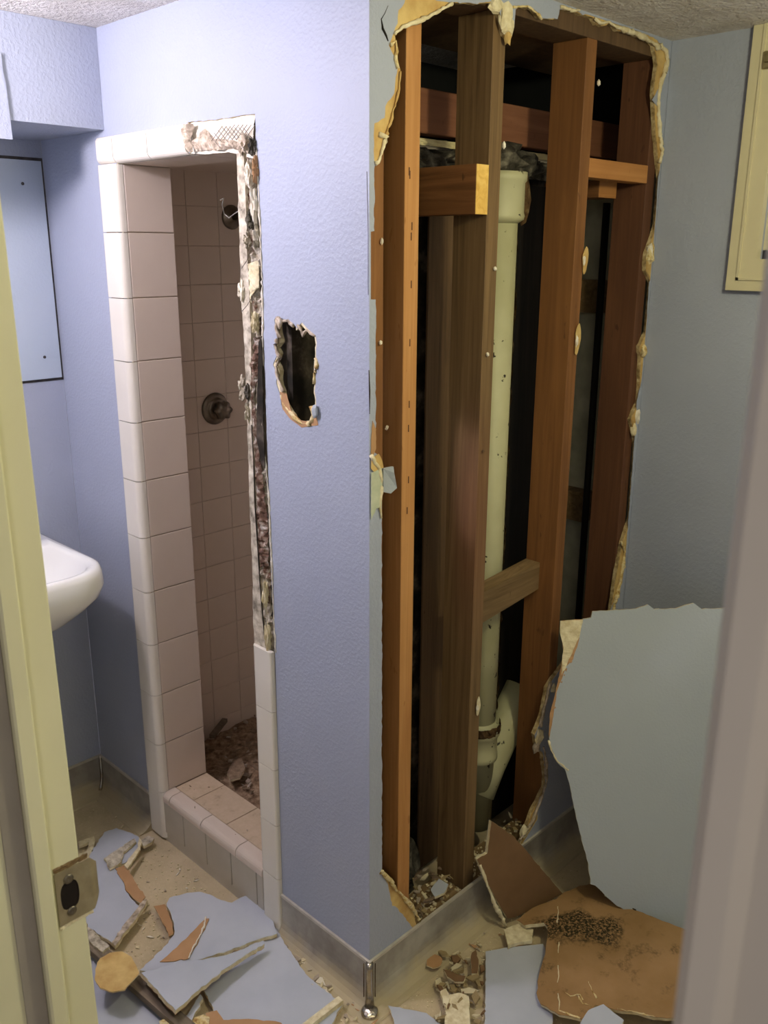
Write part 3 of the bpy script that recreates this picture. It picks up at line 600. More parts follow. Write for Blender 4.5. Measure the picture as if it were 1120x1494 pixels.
dch(rough_strip('caulk_ring', [(PXc+.057*math.cos(a), PYc+.057*math.sin(a), .425) for a in [math.radians(x) for x in range(-110, 61, 10)]], [(PXc+.057*math.cos(a), PYc+.057*math.sin(a), .40) for a in [math.radians(x) for x in range(-110, 61, 10)]], 'rust', dp, 4, 40, .008, (.7, -.5, 0), 8, 80, .003))
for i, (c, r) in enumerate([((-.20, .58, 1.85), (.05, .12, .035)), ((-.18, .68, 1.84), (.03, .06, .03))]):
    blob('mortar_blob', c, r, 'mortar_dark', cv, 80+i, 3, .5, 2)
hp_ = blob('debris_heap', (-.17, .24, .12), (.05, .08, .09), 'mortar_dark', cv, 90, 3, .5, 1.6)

# ============================================================ COVED BASE
def cove_profile():
    p = [(0.0005, HB), (.003, HB), (.003, .052)]
    p += [(.003+.045*(1-math.cos(math.radians(a))), .052-.048*math.sin(math.radians(a))) for a in (15, 30, 45, 60, 75, 90)]
    return p+[(.052, .001), (.0005, .001)]
CP = cove_profile()
capP = [(.0005, HB-.004), (.006, HB-.004), (.006, HB+.003), (.0005, HB+.003)]
def run(name, prof, mat, mapf, a, b, ma=0, mb=0, parent=None):
    """a,b ends along the wall; ma/mb = mitre growth with depth"""
    bm = bmesh.new(); A = [bm.verts.new(mapf(p, a-ma*p[0])) for p in prof]; B = [bm.verts.new(mapf(p, b+mb*p[0])) for p in prof]; n = len(prof)
    for i in range(n): bm.faces.new((A[i], A[(i+1) % n], B[(i+1) % n], B[i]))
    bm.faces.new(A); bm.faces.new(B); return link(name, mesh_bm(bm), mat, parent)
fL = lambda p, t: (t, -p[0], p[1])
fC = lambda p, t: (p[0], t, p[1])
fBk = lambda p, t: (XB+p[0], t, p[1])
fR = lambda p, t: (t, D-p[0], p[1])
for nm, f, a, b, ma, mb in (('baseboard_left', fL, -.306, 0, 0, 1), ('baseboard_centre', fC, 0, D, 1, -1), ('baseboard_back', fBk, YF, 0, 0, -1), ('baseboard_right', fR, 0, XE, -1, 0)):
    o = run(nm, CP, 'cove', f, a, b, ma, mb); tag(o, kind=st); run('cap_strip', capP, 'cap', f, a, b, ma, mb, o)
o = run('baseboard_shower', CP, 'cove', fL, XB, -.9055, -1, 0); tag(o, kind=st); run('cap_strip', capP, 'cap', fL, XB, -.9055, -1, 0, o)
cc = tag(empty('corner_cap', (.003, -.003, 0)), 'worn chrome outside corner cap on the coved base at the foot of the wall corner', 'corner cap')
d_ = [(.0045, HB+.001), (.0045, .10), (.005, .06), (.008, .035), (.016, .016)]
o = tube('sleeve', [(a, -a, z) for a, z in d_], [.0085, .0085, .0085, .0095, .012], 'chrome', cc, 16); rel(o, cc)
o = blob('flared_foot', (.021, -.021, .010), (.020, .020, .011), 'chrome', cc, 2, 3, .15, 1.2); rel(o, cc)
for s_ in (0, 1):
    q = [((a+.010) if s_ else (a-.008), (-a+.008) if s_ else (-a-.010), z) for a, z in d_[:4]]
    rel(tube('seam', q, .0012, 'rust', cc, 6), cc)
ic = tag(tube('inside_corner_cap', [(XB+.005, -.005, HB), (XB+.006, -.006, .05), (XB+.012, -.012, .025), (XB+.022, -.022, .010)], [.005, .005, .006, .008], 'chrome', None, 12), 'small chrome inside corner cap on the base in the far left corner', 'corner cap')

# ============================================================ WINDOW
wn = tag(empty('window_1'), kind=st)
def frame_part(name, q, y0, y1, mat='window_trim'):
    return link(name, sheet_mesh([[(x, y1, z) for x, z in q]], (0, y0-y1, 0)), mat, wn)
TX0, TX1, TZ0, TZ1 = .205, .87, 1.560, 2.1275
ix0, ix1, iz0 = .272, .80, 1.632
frame_part('casing', [(TX0, TZ0), (ix0, iz0), (ix0, TZ1), (TX0, TZ1)], D-.020, D)
frame_part('casing', [(TX0, TZ0), (TX1, TZ0), (ix1, iz0), (ix0, iz0)], D-.020, D)
frame_part('casing', [(ix1, iz0), (TX1, TZ0), (TX1, TZ1), (ix1, TZ1)], D-.020, D)
frame_part('casing', [(ix0, 2.09), (ix1, 2.09), (ix1, TZ1), (ix0, TZ1)], D-.020, D)
box('bead', (TX0+.024, D-.0235, TZ0+.024), (TX0+.030, D-.0195, TZ1), 'window_trim', wn)
box('bead', (TX0+.024, D-.0235, TZ0+.024), (TX1-.024, D-.0195, TZ0+.030), 'window_trim', wn)
box('sash', (ix0, D+.01, iz0), (ix0+.02, D+.04, WZ1), 'window_trim', wn)
box('sash', (ix1-.02, D+.01, iz0), (ix1, D+.04, WZ1), 'window_trim', wn)
box('sash', (ix0, D+.01, iz0), (ix1, D+.04, iz0+.02), 'window_trim', wn)
box('sash', (ix0, D+.01, WZ1-.02), (ix1, D+.04, WZ1), 'window_trim', wn)
box('pane', (ix0+.018, D+.022, iz0+.018), (ix1-.018, D+.027, WZ1-.018), 'glass', wn)
P = un(1116, 88, 1, D-.024)
la = box('latch', (P.x-.004, D-.030, P.z-.018), (P.x+.02, D-.021, P.z+.018), 'brass', wn, .002)
box('latch_keeper', (P.x+.002, D-.036, P.z-.006), (P.x+.014, D-.029, P.z+.010), 'brass', la, .002)

# ============================================================ DOORWAY
dr = tag(empty('door_1'), kind=st)
HD = 2.04
lj = box('jamb', (JX0-.02, JY0, 0), (JX0, JY1, HD), 'cream', dr, .0015)
for v in lj.data.vertices: v.co.y -= .016*max(0, v.co.z-1.05)*(v.co.y > -.87)
box('stop', (JX0, -.863, 0), (JX0+.011, -.8455, HD-.01), 'cream', dr, .002)
box('groove_shade_strip', (JX0, -.884, 0), (JX0+.002, -.8635, HD-.01), m_simple('groove_shade_grey', (150, 142, 132), (160, 152, 142), 8, .7), dr)  # added grey band: shade in the cream jamb's groove put into its colour
box('jamb', (JX1, JY0, 0), (JX1+.02, JY1, HD), 'cream', dr, .0015)
box('stop', (JX1-.010, -.905, 0), (JX1, -.8475, HD-.01), 'cream', dr, .002)
box('head_jamb', (JX0-.02, JY0, HD), (JX1+.02, JY1, HD+.02), 'cream', dr, .0015)
def casing(x_in, sgn, mat):
    prof = [(.0, 0), (.0, -.010), (.004, -.0135), (.012, -.0135), (.016, -.010), (.028, -.0125), (.034, -.0165), (.040, -.0125), (.054, -.016), (.060, -.019), (.068, -.019), (.070, -.015), (.070, 0)]
    me = extrude_profile([(x_in+sgn*u, JY0+v) for u, v in prof], 0, HD+.02, lambda p, t: (p[0], p[1], t))
    return link('casing', me, mat, dr)
casing(JX0-.006, -1, 'cream'); casing(JX1-.005, 1, 'hall_trim')
box('room_casing', (JX0-.10, -.828, 0), (JX0-.035, -.818, HD+.06), 'cream', dr, .002)
# strike plate on the left jamb
SX = JX0
q0, q1 = un(78, 1276, 0, SX), un(86, 1352, 0, SX)
r0, r1 = un(118, 1264, 0, SX), un(124, 1328, 0, SX)
yA, yB = (q0.y+q1.y)/2, JY1-.0
zA, zB = q1.z, q0.z
sp = tag(empty('strike_plate', (SX, yA, zA)), 'worn metal strike plate with latch hole screwed to the cream left door jamb', 'strike plate')
zc = (zA+zB)/2; hh = (zB-zA)/2; yc = yA+(yB-yA)*.38
hl = [Vector((SX+.0005, yc+.0098*math.copysign(abs(math.cos(a))**.6, math.cos(a)), zc+.0165*math.copysign(abs(math.sin(a))**.8, math.sin(a)))) for a in [2*math.pi*k/20 for k in range(20)]]
pl = link('plate', sheet_mesh([[(SX+.0005, yA, zA), (SX+.0005, yB, zA), (SX+.0005, yB, zB), (SX+.0005, yA, zB)], hl], (.0013, 0, 0)), 'strike', sp); rel(pl, sp)
box('latch_hole', (SX+.0002, yc-.0105, zc-.0175), (SX+.0008, yc+.0105, zc+.0175), 'blackhole', pl)
lipm = bmesh.new(); LR = []
for i in range(6):
    t = i/5; y = yB-.0005+.011*t; x = SX+.0018-.006*t*t; h = hh*(1-.0*t) * (1 if i < 2 else 1-.10*(i-1))
    LR.append([lipm.verts.new((x, y, zc+h*s)) for s in (-1, -.5, 0, .5, 1)]+[lipm.verts.new((x-.0013, y, zc+h*s)) for s in (1, .5, 0, -.5, -1)])
for a, b in zip(LR, LR[1:]):
    for k in range(10): lipm.faces.new((a[k], a[(k+1) % 10], b[(k+1) % 10], b[k]))
lipm.faces.new(LR[0]); lipm.faces.new(LR[-1])
rel(link('curved_lip', mesh_bm(lipm), 'strike', sp), sp)
for z in (zc+hh*.62, zc-hh*.62):
    s1 = lathe('screw', [(.0052, 0), (.0052, .0006), (.004, .0014), (.0015, .0015), (.0005, .0008)], (SX+.0018, yc, z), (1, 0, 0), 'nickel', pl, 16)
for z0, z1 in ((zB+.0002, zB+.006), (zA-.005, zA-.0002)):
    rel(rough_strip('chipped_mortise', [(SX+.0004, yA, z0), (SX+.0004, yB, z0)], [(SX+.0004, yA, z1), (SX+.0004, yB, z1)], 'gypsum' if z0 < zA else 'wood_dusty', sp, 3, 14, .0012, (1, 0, 0), 3, 300, .0006), sp)

# ============================================================ SINK
sk = tag(empty('wall_sink', (-1.02, -.36, .7)), 'white porcelain wall hung sink behind the left door jamb', 'sink')
def rrect(x0, x1, y0, y1, rf, n=8):     # back edge square at x0, front corners rounded (radius rf)
    P = [(x0, y0), ]
    P += [(x1-rf+rf*math.sin(math.radians(a)), y0+rf-rf*math.cos(math.radians(a))) for a in [90*i/n for i in range(n+1)]]
    P += [(x1-rf+rf*math.cos(math.radians(a)), y1-rf+rf*math.sin(math.radians(a))) for a in [90*i/n for i in range(n+1)]]
    return P+[(x0, y1)]
bs = bmesh.new(); rings = []
X0, X1, Y0, Y1 = XB+.0005, -.790, -.62, -.105
for (z, ins, rf) in ((.70, .13, .06), (.735, .075, .09), (.775, .03, .11), (.80, .010, .11), (.83, .0, .11), (.862, .002, .11), (.876, .006, .11), (.880, .014, .105), (.879, .026, .10), (.870, .034, .095), (.84, .05, .09), (.79, .10, .06), (.775, .15, .03)):
    back = X0 if z < .88 and ins < .13 and rings.__len__() < 8 else X0+.09+ins*.3
    rings.append([bs.verts.new((x, y, z)) for x, y in rrect(back if len(rings) >= 8 else X0, X1-ins*.9, Y0+ins, Y1-ins, rf)])
for a, b in zip(rings, rings[1:]):
    n = len(a)
    for i in range(n): bs.faces.new((a[i], a[(i+1) % n], b[(i+1) % n], b[i]))
bs.faces.new(rings[0]); bs.faces.new(rings[-1])
rel(link('basin', mesh_bm(bs), 'porcelain', sk, True), sk)
rel(lathe('drain', [(.02, 0), (.02, .002), (.012, .003), (.001, .002)], (-.98, -.36, .776), (0, 0, 1), 'chrome', sk, 20), sk)
rel(tube('faucet_spout', [(-1.14, -.36, .879), (-1.14, -.36, .93), (-1.10, -.36, .96), (-1.04, -.36, .95)], .011, 'chrome', sk, 12), sk)
rel(tube('trap', [(-.98, -.36, .775), (-.98, -.36, .60), (-1.02, -.36, .55), (-1.08, -.36, .56), (-1.2, -.36, .56)], .018, 'chrome', sk, 12), sk)
for y in (-.27, -.45):
    rel(lathe('faucet_handle', [(.02, 0), (.018, .012), (.024, .02), (.024, .035), (.018, .04), (.001, .04)], (-1.14, y, .879), (0, 0, 1), 'chrome', sk, 20), sk)

# access panel on the back wall
M['panel_pale'] = m_paint('pale_panel_paint', (178, 190, 204), (186, 196, 210), .12, 130)
ap = tag(empty('access_panel', (XB, -.2, 1.3)), 'pale blue painted access panel screwed to the wall under the soffit', 'panel')
rel(box('gap_frame', (XB, -.47, 1.300), (XB+.0015, -.0015, 1.872), 'gap', ap), ap)
pm = px_loop([(59, 240), (91, 546), (64, 549)], 0, XB+.0015, .02, .0006, 70, False)
rel(link('board', sheet_mesh([[Vector((XB+.0015, -.465, 1.865)), Vector((XB+.0015, -.008, 1.864)), Vector((XB+.0015, -.008, 1.308)), Vector((XB+.0015, -.465, 1.306))]], (.005, 0, 0)), 'panel_pale', ap), ap)
for q in ((33, 268), (65, 521)):
    P = un(*q, 0, XB+.0065); rel(lathe('screw', [(.004, 0), (.004, .001), (.0005, .0012)], P, (1, 0, 0), 'gap', ap, 12), ap)
rel(rough_strip('paint_drip', [(XB+.007, P0.y-.006, P0.z-.006) for P0 in [un(33, 268, 0, XB+.006)]]*2, [(XB+.007, un(33, 268, 0, XB+.006).y+.006, un(33, 268, 0, XB+.006).z+.008)]*2, 'gap', ap, 2, 2, .001), ap)

# ============================================================ DEBRIS ON THE FLOOR
UPV = Vector((0, 0, 1))
def board(name, label, cat, pts, P, N, th=.011, top='blue_dusty', core='gypsum', bot='paper', amp=.0022, step=.010, seed=0, group=None, down=None):
    """broken drywall sheet: painted face / gypsum core / backing paper, its face on the plane (P,N)"""
    P = Vector(P); N = Vector(N).normalized(); L = [unp(x, y, P, N) for x, y in pts]
    L = jag(L, step, amp, seed); L = [q-N*((q-P).dot(N)) for q in L]
    c = sum(L, Vector())/len(L); lo = min(L, key=lambda q: q.z)
    root = tag(empty(name, (c.x, c.y, max(0.0, lo.z-th))), label, cat, group)
    rel(link('painted_face' if 'blue' in top else 'paper_face', sheet_mesh([L], -N*.0008), top, root), root)
    L2 = [q-N*.0009+Vector((random.Random(seed+i).uniform(-1, 1)*amp*.5, random.Random(seed+i+99).uniform(-1, 1)*amp*.5, 0)) for i, q in enumerate(L)]
    L2 = [q-N*((q-(P-N*.0009)).dot(N)) for q in L2]
    rel(link('gypsum_core', sheet_mesh([L2], -N*(th-.002)), core, root), root)
    L3 = [q-N*(th-.001) for q in L]
    rel(link('backing_paper', sheet_mesh([L3], -N*.0008), bot, root), root)
    return root
def flatp(z): return ((0, 0, z), (0, 0, 1))
# big pieces, left group (lowest first)
board('drywall_piece', 'dusty blue drywall piece at the bottom left, under the grey batten', 'drywall', [(130, 1372), (150, 1392), (196, 1424), (222, 1448), (238, 1478), (232, 1510), (120, 1510), (120, 1400)], *flatp(.014), seed=101)
board('drywall_piece', 'large blue drywall sheet filling the lower middle left, beside the coved base', 'drywall', [(392, 1330), (402, 1352), (420, 1384), (450, 1425), (500, 1465), (480, 1500), (450, 1520), (310, 1515), (314, 1480), (296, 1440), (300, 1420), (330, 1394), (360, 1370), (376, 1355), (350, 1330)], *flatp(.018), seed=102)
board('drywall_piece', 'blue drywall piece with scalloped top edge right below the shower curb', 'drywall', [(243, 1318), (247, 1310), (268, 1304), (290, 1301), (306, 1305), (322, 1313), (338, 1317), (350, 1310), (361, 1307), (378, 1318), (393, 1330), (399, 1346), (404, 1362), (372, 1372), (330, 1388), (282, 1402), (222, 1418), (204, 1415), (236, 1386), (254, 1364), (254, 1350), (250, 1336)], *flatp(.032), seed=103)
board('torn_paper_piece', 'brown paper strip torn along the left of the scalloped blue piece', 'paper', [(224, 1322), (240, 1319), (246, 1334), (252, 1348), (253, 1362), (246, 1366), (240, 1350), (232, 1336)], *flatp(.026), th=.003, top='paper', seed=104)
board('drywall_piece', 'upper left blue drywall shard beside the strike plate, brown paper torn on its right', 'drywall', [(152, 1214), (170, 1208), (184, 1213), (196, 1218), (203, 1222), (201, 1240), (186, 1256), (172, 1264), (178, 1282), (184, 1300), (198, 1318), (211, 1325), (164, 1376), (146, 1364), (128, 1352), (120, 1330), (120, 1290), (132, 1245)], *flatp(.030), seed=105)
board('torn_paper_piece', 'brown torn paper strip along the right of the upper left blue shard', 'paper', [(168, 1267), (183, 1261), (196, 1285), (212, 1308), (206, 1318), (196, 1312), (184, 1300), (180, 1286)], *flatp(.034), th=.003, top='paper', seed=106)
board('plaster_strip', 'narrow broken plaster edge strip lying across the upper left shard', 'plaster', [(152, 1252), (170, 1240), (196, 1223), (198, 1228), (180, 1243), (176, 1258), (160, 1267), (156, 1260)], *flatp(.040), th=.008, top='mortar', seed=107)
board('plaster_strip', 'thin curved gypsum sliver right of the upper left shard', 'plaster', [(203, 1222), (206, 1226), (205, 1238), (196, 1252), (186, 1267), (181, 1262), (190, 1250), (200, 1238)], *flatp(.042), th=.008, top='gypsum', seed=108)
board('plaster_strip', 'brown and cream chunk at the far end of the upper left shard', 'plaster', [(206, 1226), (216, 1219), (225, 1222), (222, 1228), (210, 1234), (205, 1232)], *flatp(.03), th=.01, top='mortar', seed=109)
board('plaster_strip', 'broken edge stick leaning off the lower right side of the upper left shard', 'plaster', [(208, 1314), (214, 1312), (211, 1322), (168, 1380), (163, 1374)], *flatp(.038), th=.012, top='torn_grey', seed=110)
board('drywall_piece', 'triangular blue piece propped on top with a long broken edge facing right', 'drywall', [(206, 1419), (222, 1416), (262, 1404), (300, 1399), (336, 1391), (384, 1372), (386, 1376), (330, 1412), (290, 1444), (256, 1474), (232, 1448)], (0, -.25, .055), (.05, .10, 1), seed=111, th=.013)
board('torn_paper_piece', 'brown triangular paper tear on the scalloped blue piece', 'paper', [(233, 1403), (258, 1382), (282, 1358), (300, 1340), (305, 1340), (300, 1352), (290, 1372), (276, 1398), (256, 1402)], *flatp(.0345), th=.002, top='paper', seed=112)
rim_p = [unp(x, y, Vector((0, 0, .037)), UPV) for x, y in [(300, 1338), (298, 1350), (290, 1368), (280, 1386), (275, 1398)]]
tag(rim('plaster_strip', rim_p, .0015, .003, 'gypsum_white', None, 71), 'cream crumbly ridge beside the brown triangular tear', 'plaster')
board('paper_disc', 'round tan paper scrap lying over the grey batten at the lower left', 'paper', [(146, 1398), (160, 1390), (178, 1388), (192, 1396), (200, 1412), (203, 1420), (192, 1432), (182, 1444), (164, 1447), (146, 1441), (138, 1428), (139, 1414), (142, 1404)], (0, 0, .062), (.02, .05, 1), th=.004, top=m_simple('tan_paper', (206, 168, 108), (216, 180, 120), 8, .7) if False else 'paper_yellow', amp=.001, seed=113)
# battens
def stick(label, a, b, z0, z1, w, th, mat, cat='batten', name='wood_batten'):
    A = unp(*a, Vector((0, 0, z0)), UPV); B = unp(*b, Vector((0, 0, z1)), UPV); u = (B-A).normalized(); s_ = u.cross(UPV).normalized()*w/2; n_ = Vector((0, 0, th))
    bm = bmesh.new(); a_ = [bm.verts.new(q) for q in (A-s_, A+s_, A+s_-n_, A-s_-n_)]; b_ = [bm.verts.new(q) for q in (B-s_, B+s_, B+s_-n_, B-s_-n_)]
    for i in range(4): bm.faces.new((a_[i], a_[(i+1) % 4], b_[(i+1) % 4], b_[i]))
    bm.faces.new(a_); bm.faces.new(b_); return tag(link(name, mesh_bm(bm), mat), label, cat)
stick('long grey weathered batten lying under the tan paper scrap', (125, 1368), (300, 1520), .050, .045, .030, .018, 'batten')
stick('cream broken gypsum stick at the bottom, left of the chrome corner', (497, 1456), (440, 1500), .030, .030, .016, .012, 'gypsum', 'plaster', 'plaster_strip')
board('plaster_strip', 'rough grey mortar lump at the near end of the grey batten by the door jamb', 'plaster', [(128, 1352), (140, 1362), (148, 1372), (160, 1380), (150, 1388), (134, 1376), (126, 1366)], *flatp(.055), th=.014, top='mortar', seed=114)
board('drywall_piece', 'tiny blue wedge between the batten and the large blue sheet', 'drywall', [(292, 1450), (296, 1456), (278, 1490), (268, 1488)], *flatp(.04), seed=115)
board('torn_paper_piece', 'brown torn board scrap at the bottom edge, left of the cream stick', 'paper', [(300, 1478), (316, 1474), (326, 1488), (370, 1487), (410, 1492), (430, 1510), (300, 1512)], *flatp(.030), th=.008, top='paper', seed=116)
board('plaster_strip', 'crumbly gypsum lump at the bottom between batten and brown scrap', 'plaster', [(232, 1490), (246, 1484), (262, 1490), (296, 1480), (306, 1484), (300, 1510), (236, 1510)], *flatp(.034), th=.016, top='torn', seed=117)
board('wood_frame_scrap', 'pale square wood scrap at the far left behind the jamb', 'wood scrap', [(114, 1228), (137, 1220), (139, 1226), (132, 1250), (116, 1254), (114, 1246), (126, 1242), (130, 1228), (115, 1234)], *flatp(.02), th=.01, top='gypsum', seed=118)
# centre foreground
board('drywall_piece', 'small blue drywall corner at the bottom, right of the chrome corner', 'drywall', [(566, 1467), (590, 1472), (622, 1478), (650, 1500), (640, 1520), (580, 1520), (574, 1486)], *flatp(.014), seed=121)
board('drywall_piece', 'flat blue drywall rectangle left of the mouldy brown board', 'drywall', [(708, 1388), (740, 1382), (792, 1377), (800, 1400), (806, 1440), (806, 1490), (800, 1520), (706, 1520), (708, 1450)], *flatp(.02), seed=122, amp=.001)
board('drywall_piece', 'small pale blue scrap on the lower edge of the mouldy brown board', 'drywall', [(846, 1494), (858, 1474), (880, 1465), (896, 1478), (910, 1488), (900, 1510), (840, 1510)], *flatp(.075), seed=123, amp=.001)
board('gypsum_slab', 'bare cream gypsum wedge at the foot of the leaning brown triangle', 'plaster', [(735, 1356), (748, 1350), (762, 1344), (778, 1356), (776, 1372), (752, 1376), (741, 1380)], *flatp(.03), top='gypsum', seed=124)
board('gypsum_slab', 'cream gypsum slab at the bottom edge beside the blue rectangle', 'plaster', [(652, 1452), (670, 1448), (684, 1454), (686, 1500), (660, 1510), (648, 1500)], *flatp(.024), top='gypsum', seed=151)
board('torn_paper_piece', 'small brown paper scrap at the left of the chip heap', 'paper', [(623, 1400), (634, 1392), (645, 1398), (643, 1408), (632, 1412), (622, 1408)], *flatp(.022), th=.004, top='paper', seed=152)
board('torn_paper_piece', 'dark brown torn scrap in the middle of the chip heap', 'paper', [(646, 1414), (656, 1416), (668, 1422), (679, 1424), (676, 1432), (664, 1432), (652, 1424)], *flatp(.030), th=.006, top='paper_dark', seed=153)
board('torn_paper_piece', 'upright looking brown sliver at the top right of the chip heap', 'paper', [(688, 1390), (694, 1386), (698, 1400), (696, 1420), (688, 1420)], *flatp(.03), th=.008, top='paper_dark', seed=154)
board('gypsum_slab', 'thin cream gypsum wedge left in the chip heap', 'plaster', [(642, 1446), (650, 1442), (656, 1456), (652, 1472), (646, 1462)], *flatp(.028), top='gypsum', seed=155)
# leaning brown triangular piece
TA, TB, TC = Vector((.022, .385, .315)), Vector((.082, .43, .012)), Vector((.125, .61, .012))
TN = (TB-TA).cross(TC-TA).normalized()
if TN.x < 0: TN = -TN
board('drywall_piece', 'triangular drywall piece leaning on the coved base with its brown back outward', 'drywall', [(717, 1198), (732, 1208), (748, 1219), (770, 1244), (795, 1274), (821, 1304), (790, 1320), (754, 1337), (740, 1340), (724, 1312), (709, 1284), (696, 1254), (711, 1245), (715, 1213)], TA, TN, th=.011, top='paper_dark', bot='blue_flat', amp=.0012, seed=125)
rp = [unp(x, y, TA, TN) for x, y in [(700, 1262), (708, 1284), (716, 1304), (722, 1322), (732, 1338), (738, 1352)]]
tag(rim('plaster_strip', rp, .003, .006, 'gypsum', None, 73), 'thick crumbling gypsum edge on the left of the leaning brown triangle', 'plaster')
# mouldy brown board, curled: flat body plus a left flap bent down at the fold
br = tag(empty('curled_board', (.3, .5, 0)), 'large curled brown drywall backing with dark mould specks, at the lower right', 'drywall')
def curl_z(x, y):           # height of the sheet above the floor as it lies
    f0, f1 = un(812, 1300, 2, .05), un(816, 1480, 2, .05)
    u = (f1-f0).normalized(); s_ = (Vector((x, y, .05))-f0); side = s_.x*(-u.y)+s_.y*u.x    # signed distance from the fold
    a = .058+.010*math.sin(s_.dot(u)*14)
    return a+.012*min(max(side, 0)/.25, 1)+.006*noise.noise(Vector((x*9, y*9, 0))) if side > 0 else max(.014, a+side*.30+.02*max(0, s_.dot(u)*-1+.10)*6*min(1, -side/.04)*.5)
body = [(811, 1316), (822, 1304), (845, 1294), (869, 1291), (888, 1297), (880, 1313), (895, 1325), (928, 1340), (965, 1356), (1000, 1369), (1060, 1395), (1060, 1520), (1000, 1500), (988, 1490), (954, 1487), (930, 1478), (907, 1475), (886, 1469), (868, 1466), (848, 1487), (839, 1484), (815, 1478), (789, 1455), (783, 1437), (786, 1416), (795, 1390), (799, 1366), (798, 1354), (793, 1347), (765, 1344), (754, 1334), (777, 1322), (807, 1316)]
BL = [un(x, y, 2, .055) for x, y in body]; BL = flat_axis(jag(BL, .012, .002, 77), 2, .055)
def inside(p, L):
    c = False; n = len(L); j = n-1
    for i in range(n):
        if (L[i].y > p.y) != (L[j].y > p.y) and p.x < (L[j].x-L[i].x)*(p.y-L[i].y)/(L[j].y-L[i].y)+L[i].x: c = not c
        j = i
    return c
def curled(name, L, mat, dz, th):
    from mathutils.geometry import delaunay_2d_cdt
    xs_ = [p.x for p in L]; ys_ = [p.y for p in L]; pts = [Vector((p.x, p.y)) for p in L]; n = len(pts)
    x = min(xs_)
    while x < max(xs_):
        y = min(ys_)
        while y < max(ys_):
            q = Vector((x, y, 0))
            if inside(q, L): pts.append(Vector((x, y)))
            y += .014
        x += .014
    vv, ee, ff, *_ = delaunay_2d_cdt(pts, [], [list(range(n))], 1, 1e-5)
    bm = bmesh.new(); V1 = [bm.verts.new((v.x, v.y, curl_z(v.x, v.y)+dz)) for v in vv]
    F_ = []
    for f in ff:
        try: F_.append(bm.faces.new([V1[i] for i in f]))
        except ValueError: pass
    ex = bmesh.ops.extrude_face_region(bm, geom=F_); 
    for g in ex['geom']:
        if isinstance(g, bmesh.types.BMVert): g.co.z -= th
    return link(name, mesh_bm(bm), mat, br, False)
rel(curled('paper_face', BL, 'paper_mould', 0, .0012), br)
cB = sum(BL, Vector())/len(BL)
rel(curled('gypsum_core', [cB+(p-cB)*.985 for p in BL], 'gypsum', -.0014, .009), br)
for i, pl_ in enumerate([[(813, 1328), (814, 1338), (812, 1352)], [(815, 1378), (814, 1392)], [(814, 1408), (815, 1422), (813, 1430)], [(814, 1446), (816, 1460), (815, 1472)]]):
    fd = [Vector((p.x, p.y, curl_z(p.x, p.y)+.0008)) for p in [un(x, y, 2, .055) for x, y in pl_]]
    rel(rim('cracked_fold', fd, .0006, .0018, 'gypsum', br, 75+i), br)
for i, pl_ in enumerate([[(822, 1444), (832, 1452), (846, 1450), (850, 1458)], [(858, 1432), (864, 1446), (870, 1456)], [(815, 1472), (830, 1480), (846, 1486)], [(842, 1450), (850, 1464), (862, 1468)], [(900, 1472), (925, 1478), (955, 1488)]]):
    q = [Vector((p.x, p.y, curl_z(p.x, p.y)+.0012)) for p in [un(x, y, 2, .055) for x, y in pl_]]
    rel(rim('tear_line', q, .0006, .0022, 'torn', br, 90+i), br)
rel(rim('dark_torn_edge', [Vector((p.x, p.y, curl_z(p.x, p.y)+.001)) for p in [un(x, y, 2, .055) for x, y in [(868, 1293), (886, 1297), (888, 1300)]]], .0015, .003, 'tar', br, 97), br)
rel(rim('dark_torn_edge', [Vector((p.x, p.y, curl_z(p.x, p.y)+.002)) for p in [un(x, y, 2, .055) for x, y in [(896, 1326), (908, 1331), (920, 1335), (926, 1340)]]], .0015, .004, 'tar', br, 98), br)

# big fallen sheet leaning in the corner
PA, PB, PC = Vector((.022, .655, .77)), Vector((.335, .925, .80)), un(985, 1366, 2, .02)
PN = (PB-PA).cross(PC-PA).normalized()
if PN.x < 0: PN = -PN
sheet_px = [(850, 903), (862, 901), (864, 892), (905, 890), (928, 888), (945, 882), (954, 889), (985, 888), (1012, 880), (1024, 889), (1070, 886), (1100, 890), (1100, 1400), (1060, 1392), (1000, 1366), (960, 1352), (900, 1322), (882, 1306), (868, 1292), (861, 1290), (858, 1260), (848, 1225), (840, 1190), (832, 1150), (824, 1122), (812, 1112), (805, 1092), (801, 1078), (806, 1050), (812, 1010), (820, 990), (826, 972), (836, 962), (842, 944), (847, 920)]
fs = board('drywall_sheet', 'big smooth blue drywall sheet leaning upright in the right corner, torn at its left edge', 'drywall', sheet_px, PA, PN, top='blue_flat', amp=.0012, seed=131)
tp_ = [(817, 906), (852, 903), (849, 925), (843, 944), (838, 962), (828, 972), (822, 990), (814, 1010), (807, 1052), (802, 1080), (800, 1072), (802, 1040), (812, 1000), (818, 975), (822, 950), (818, 930)]
L = [unp(x, y, PA-PN*.001, PN) for x, y in tp_]; rel(link('torn_paper', sheet_mesh([jag(L, .008, .0012, 5)], -PN*.002), 'paper', fs), fs)
tp2 = [(817, 906), (850, 904), (846, 925), (838, 944), (832, 958), (826, 972), (819, 985), (820, 960), (822, 945), (817, 925)]
L = [unp(x, y, PA+PN*.0012, PN) for x, y in tp2]; rel(link('torn_gypsum', sheet_mesh([jag(L, .008, .0014, 6)], -PN*.006), 'gypsum', fs), fs)
rel(rim('torn_lip', [unp(x, y, PA, PN) for x, y in [(800, 1080), (804, 1094), (812, 1110), (824, 1120), (829, 1124)]], .0015, .004, 'gypsum', fs, 76), fs)

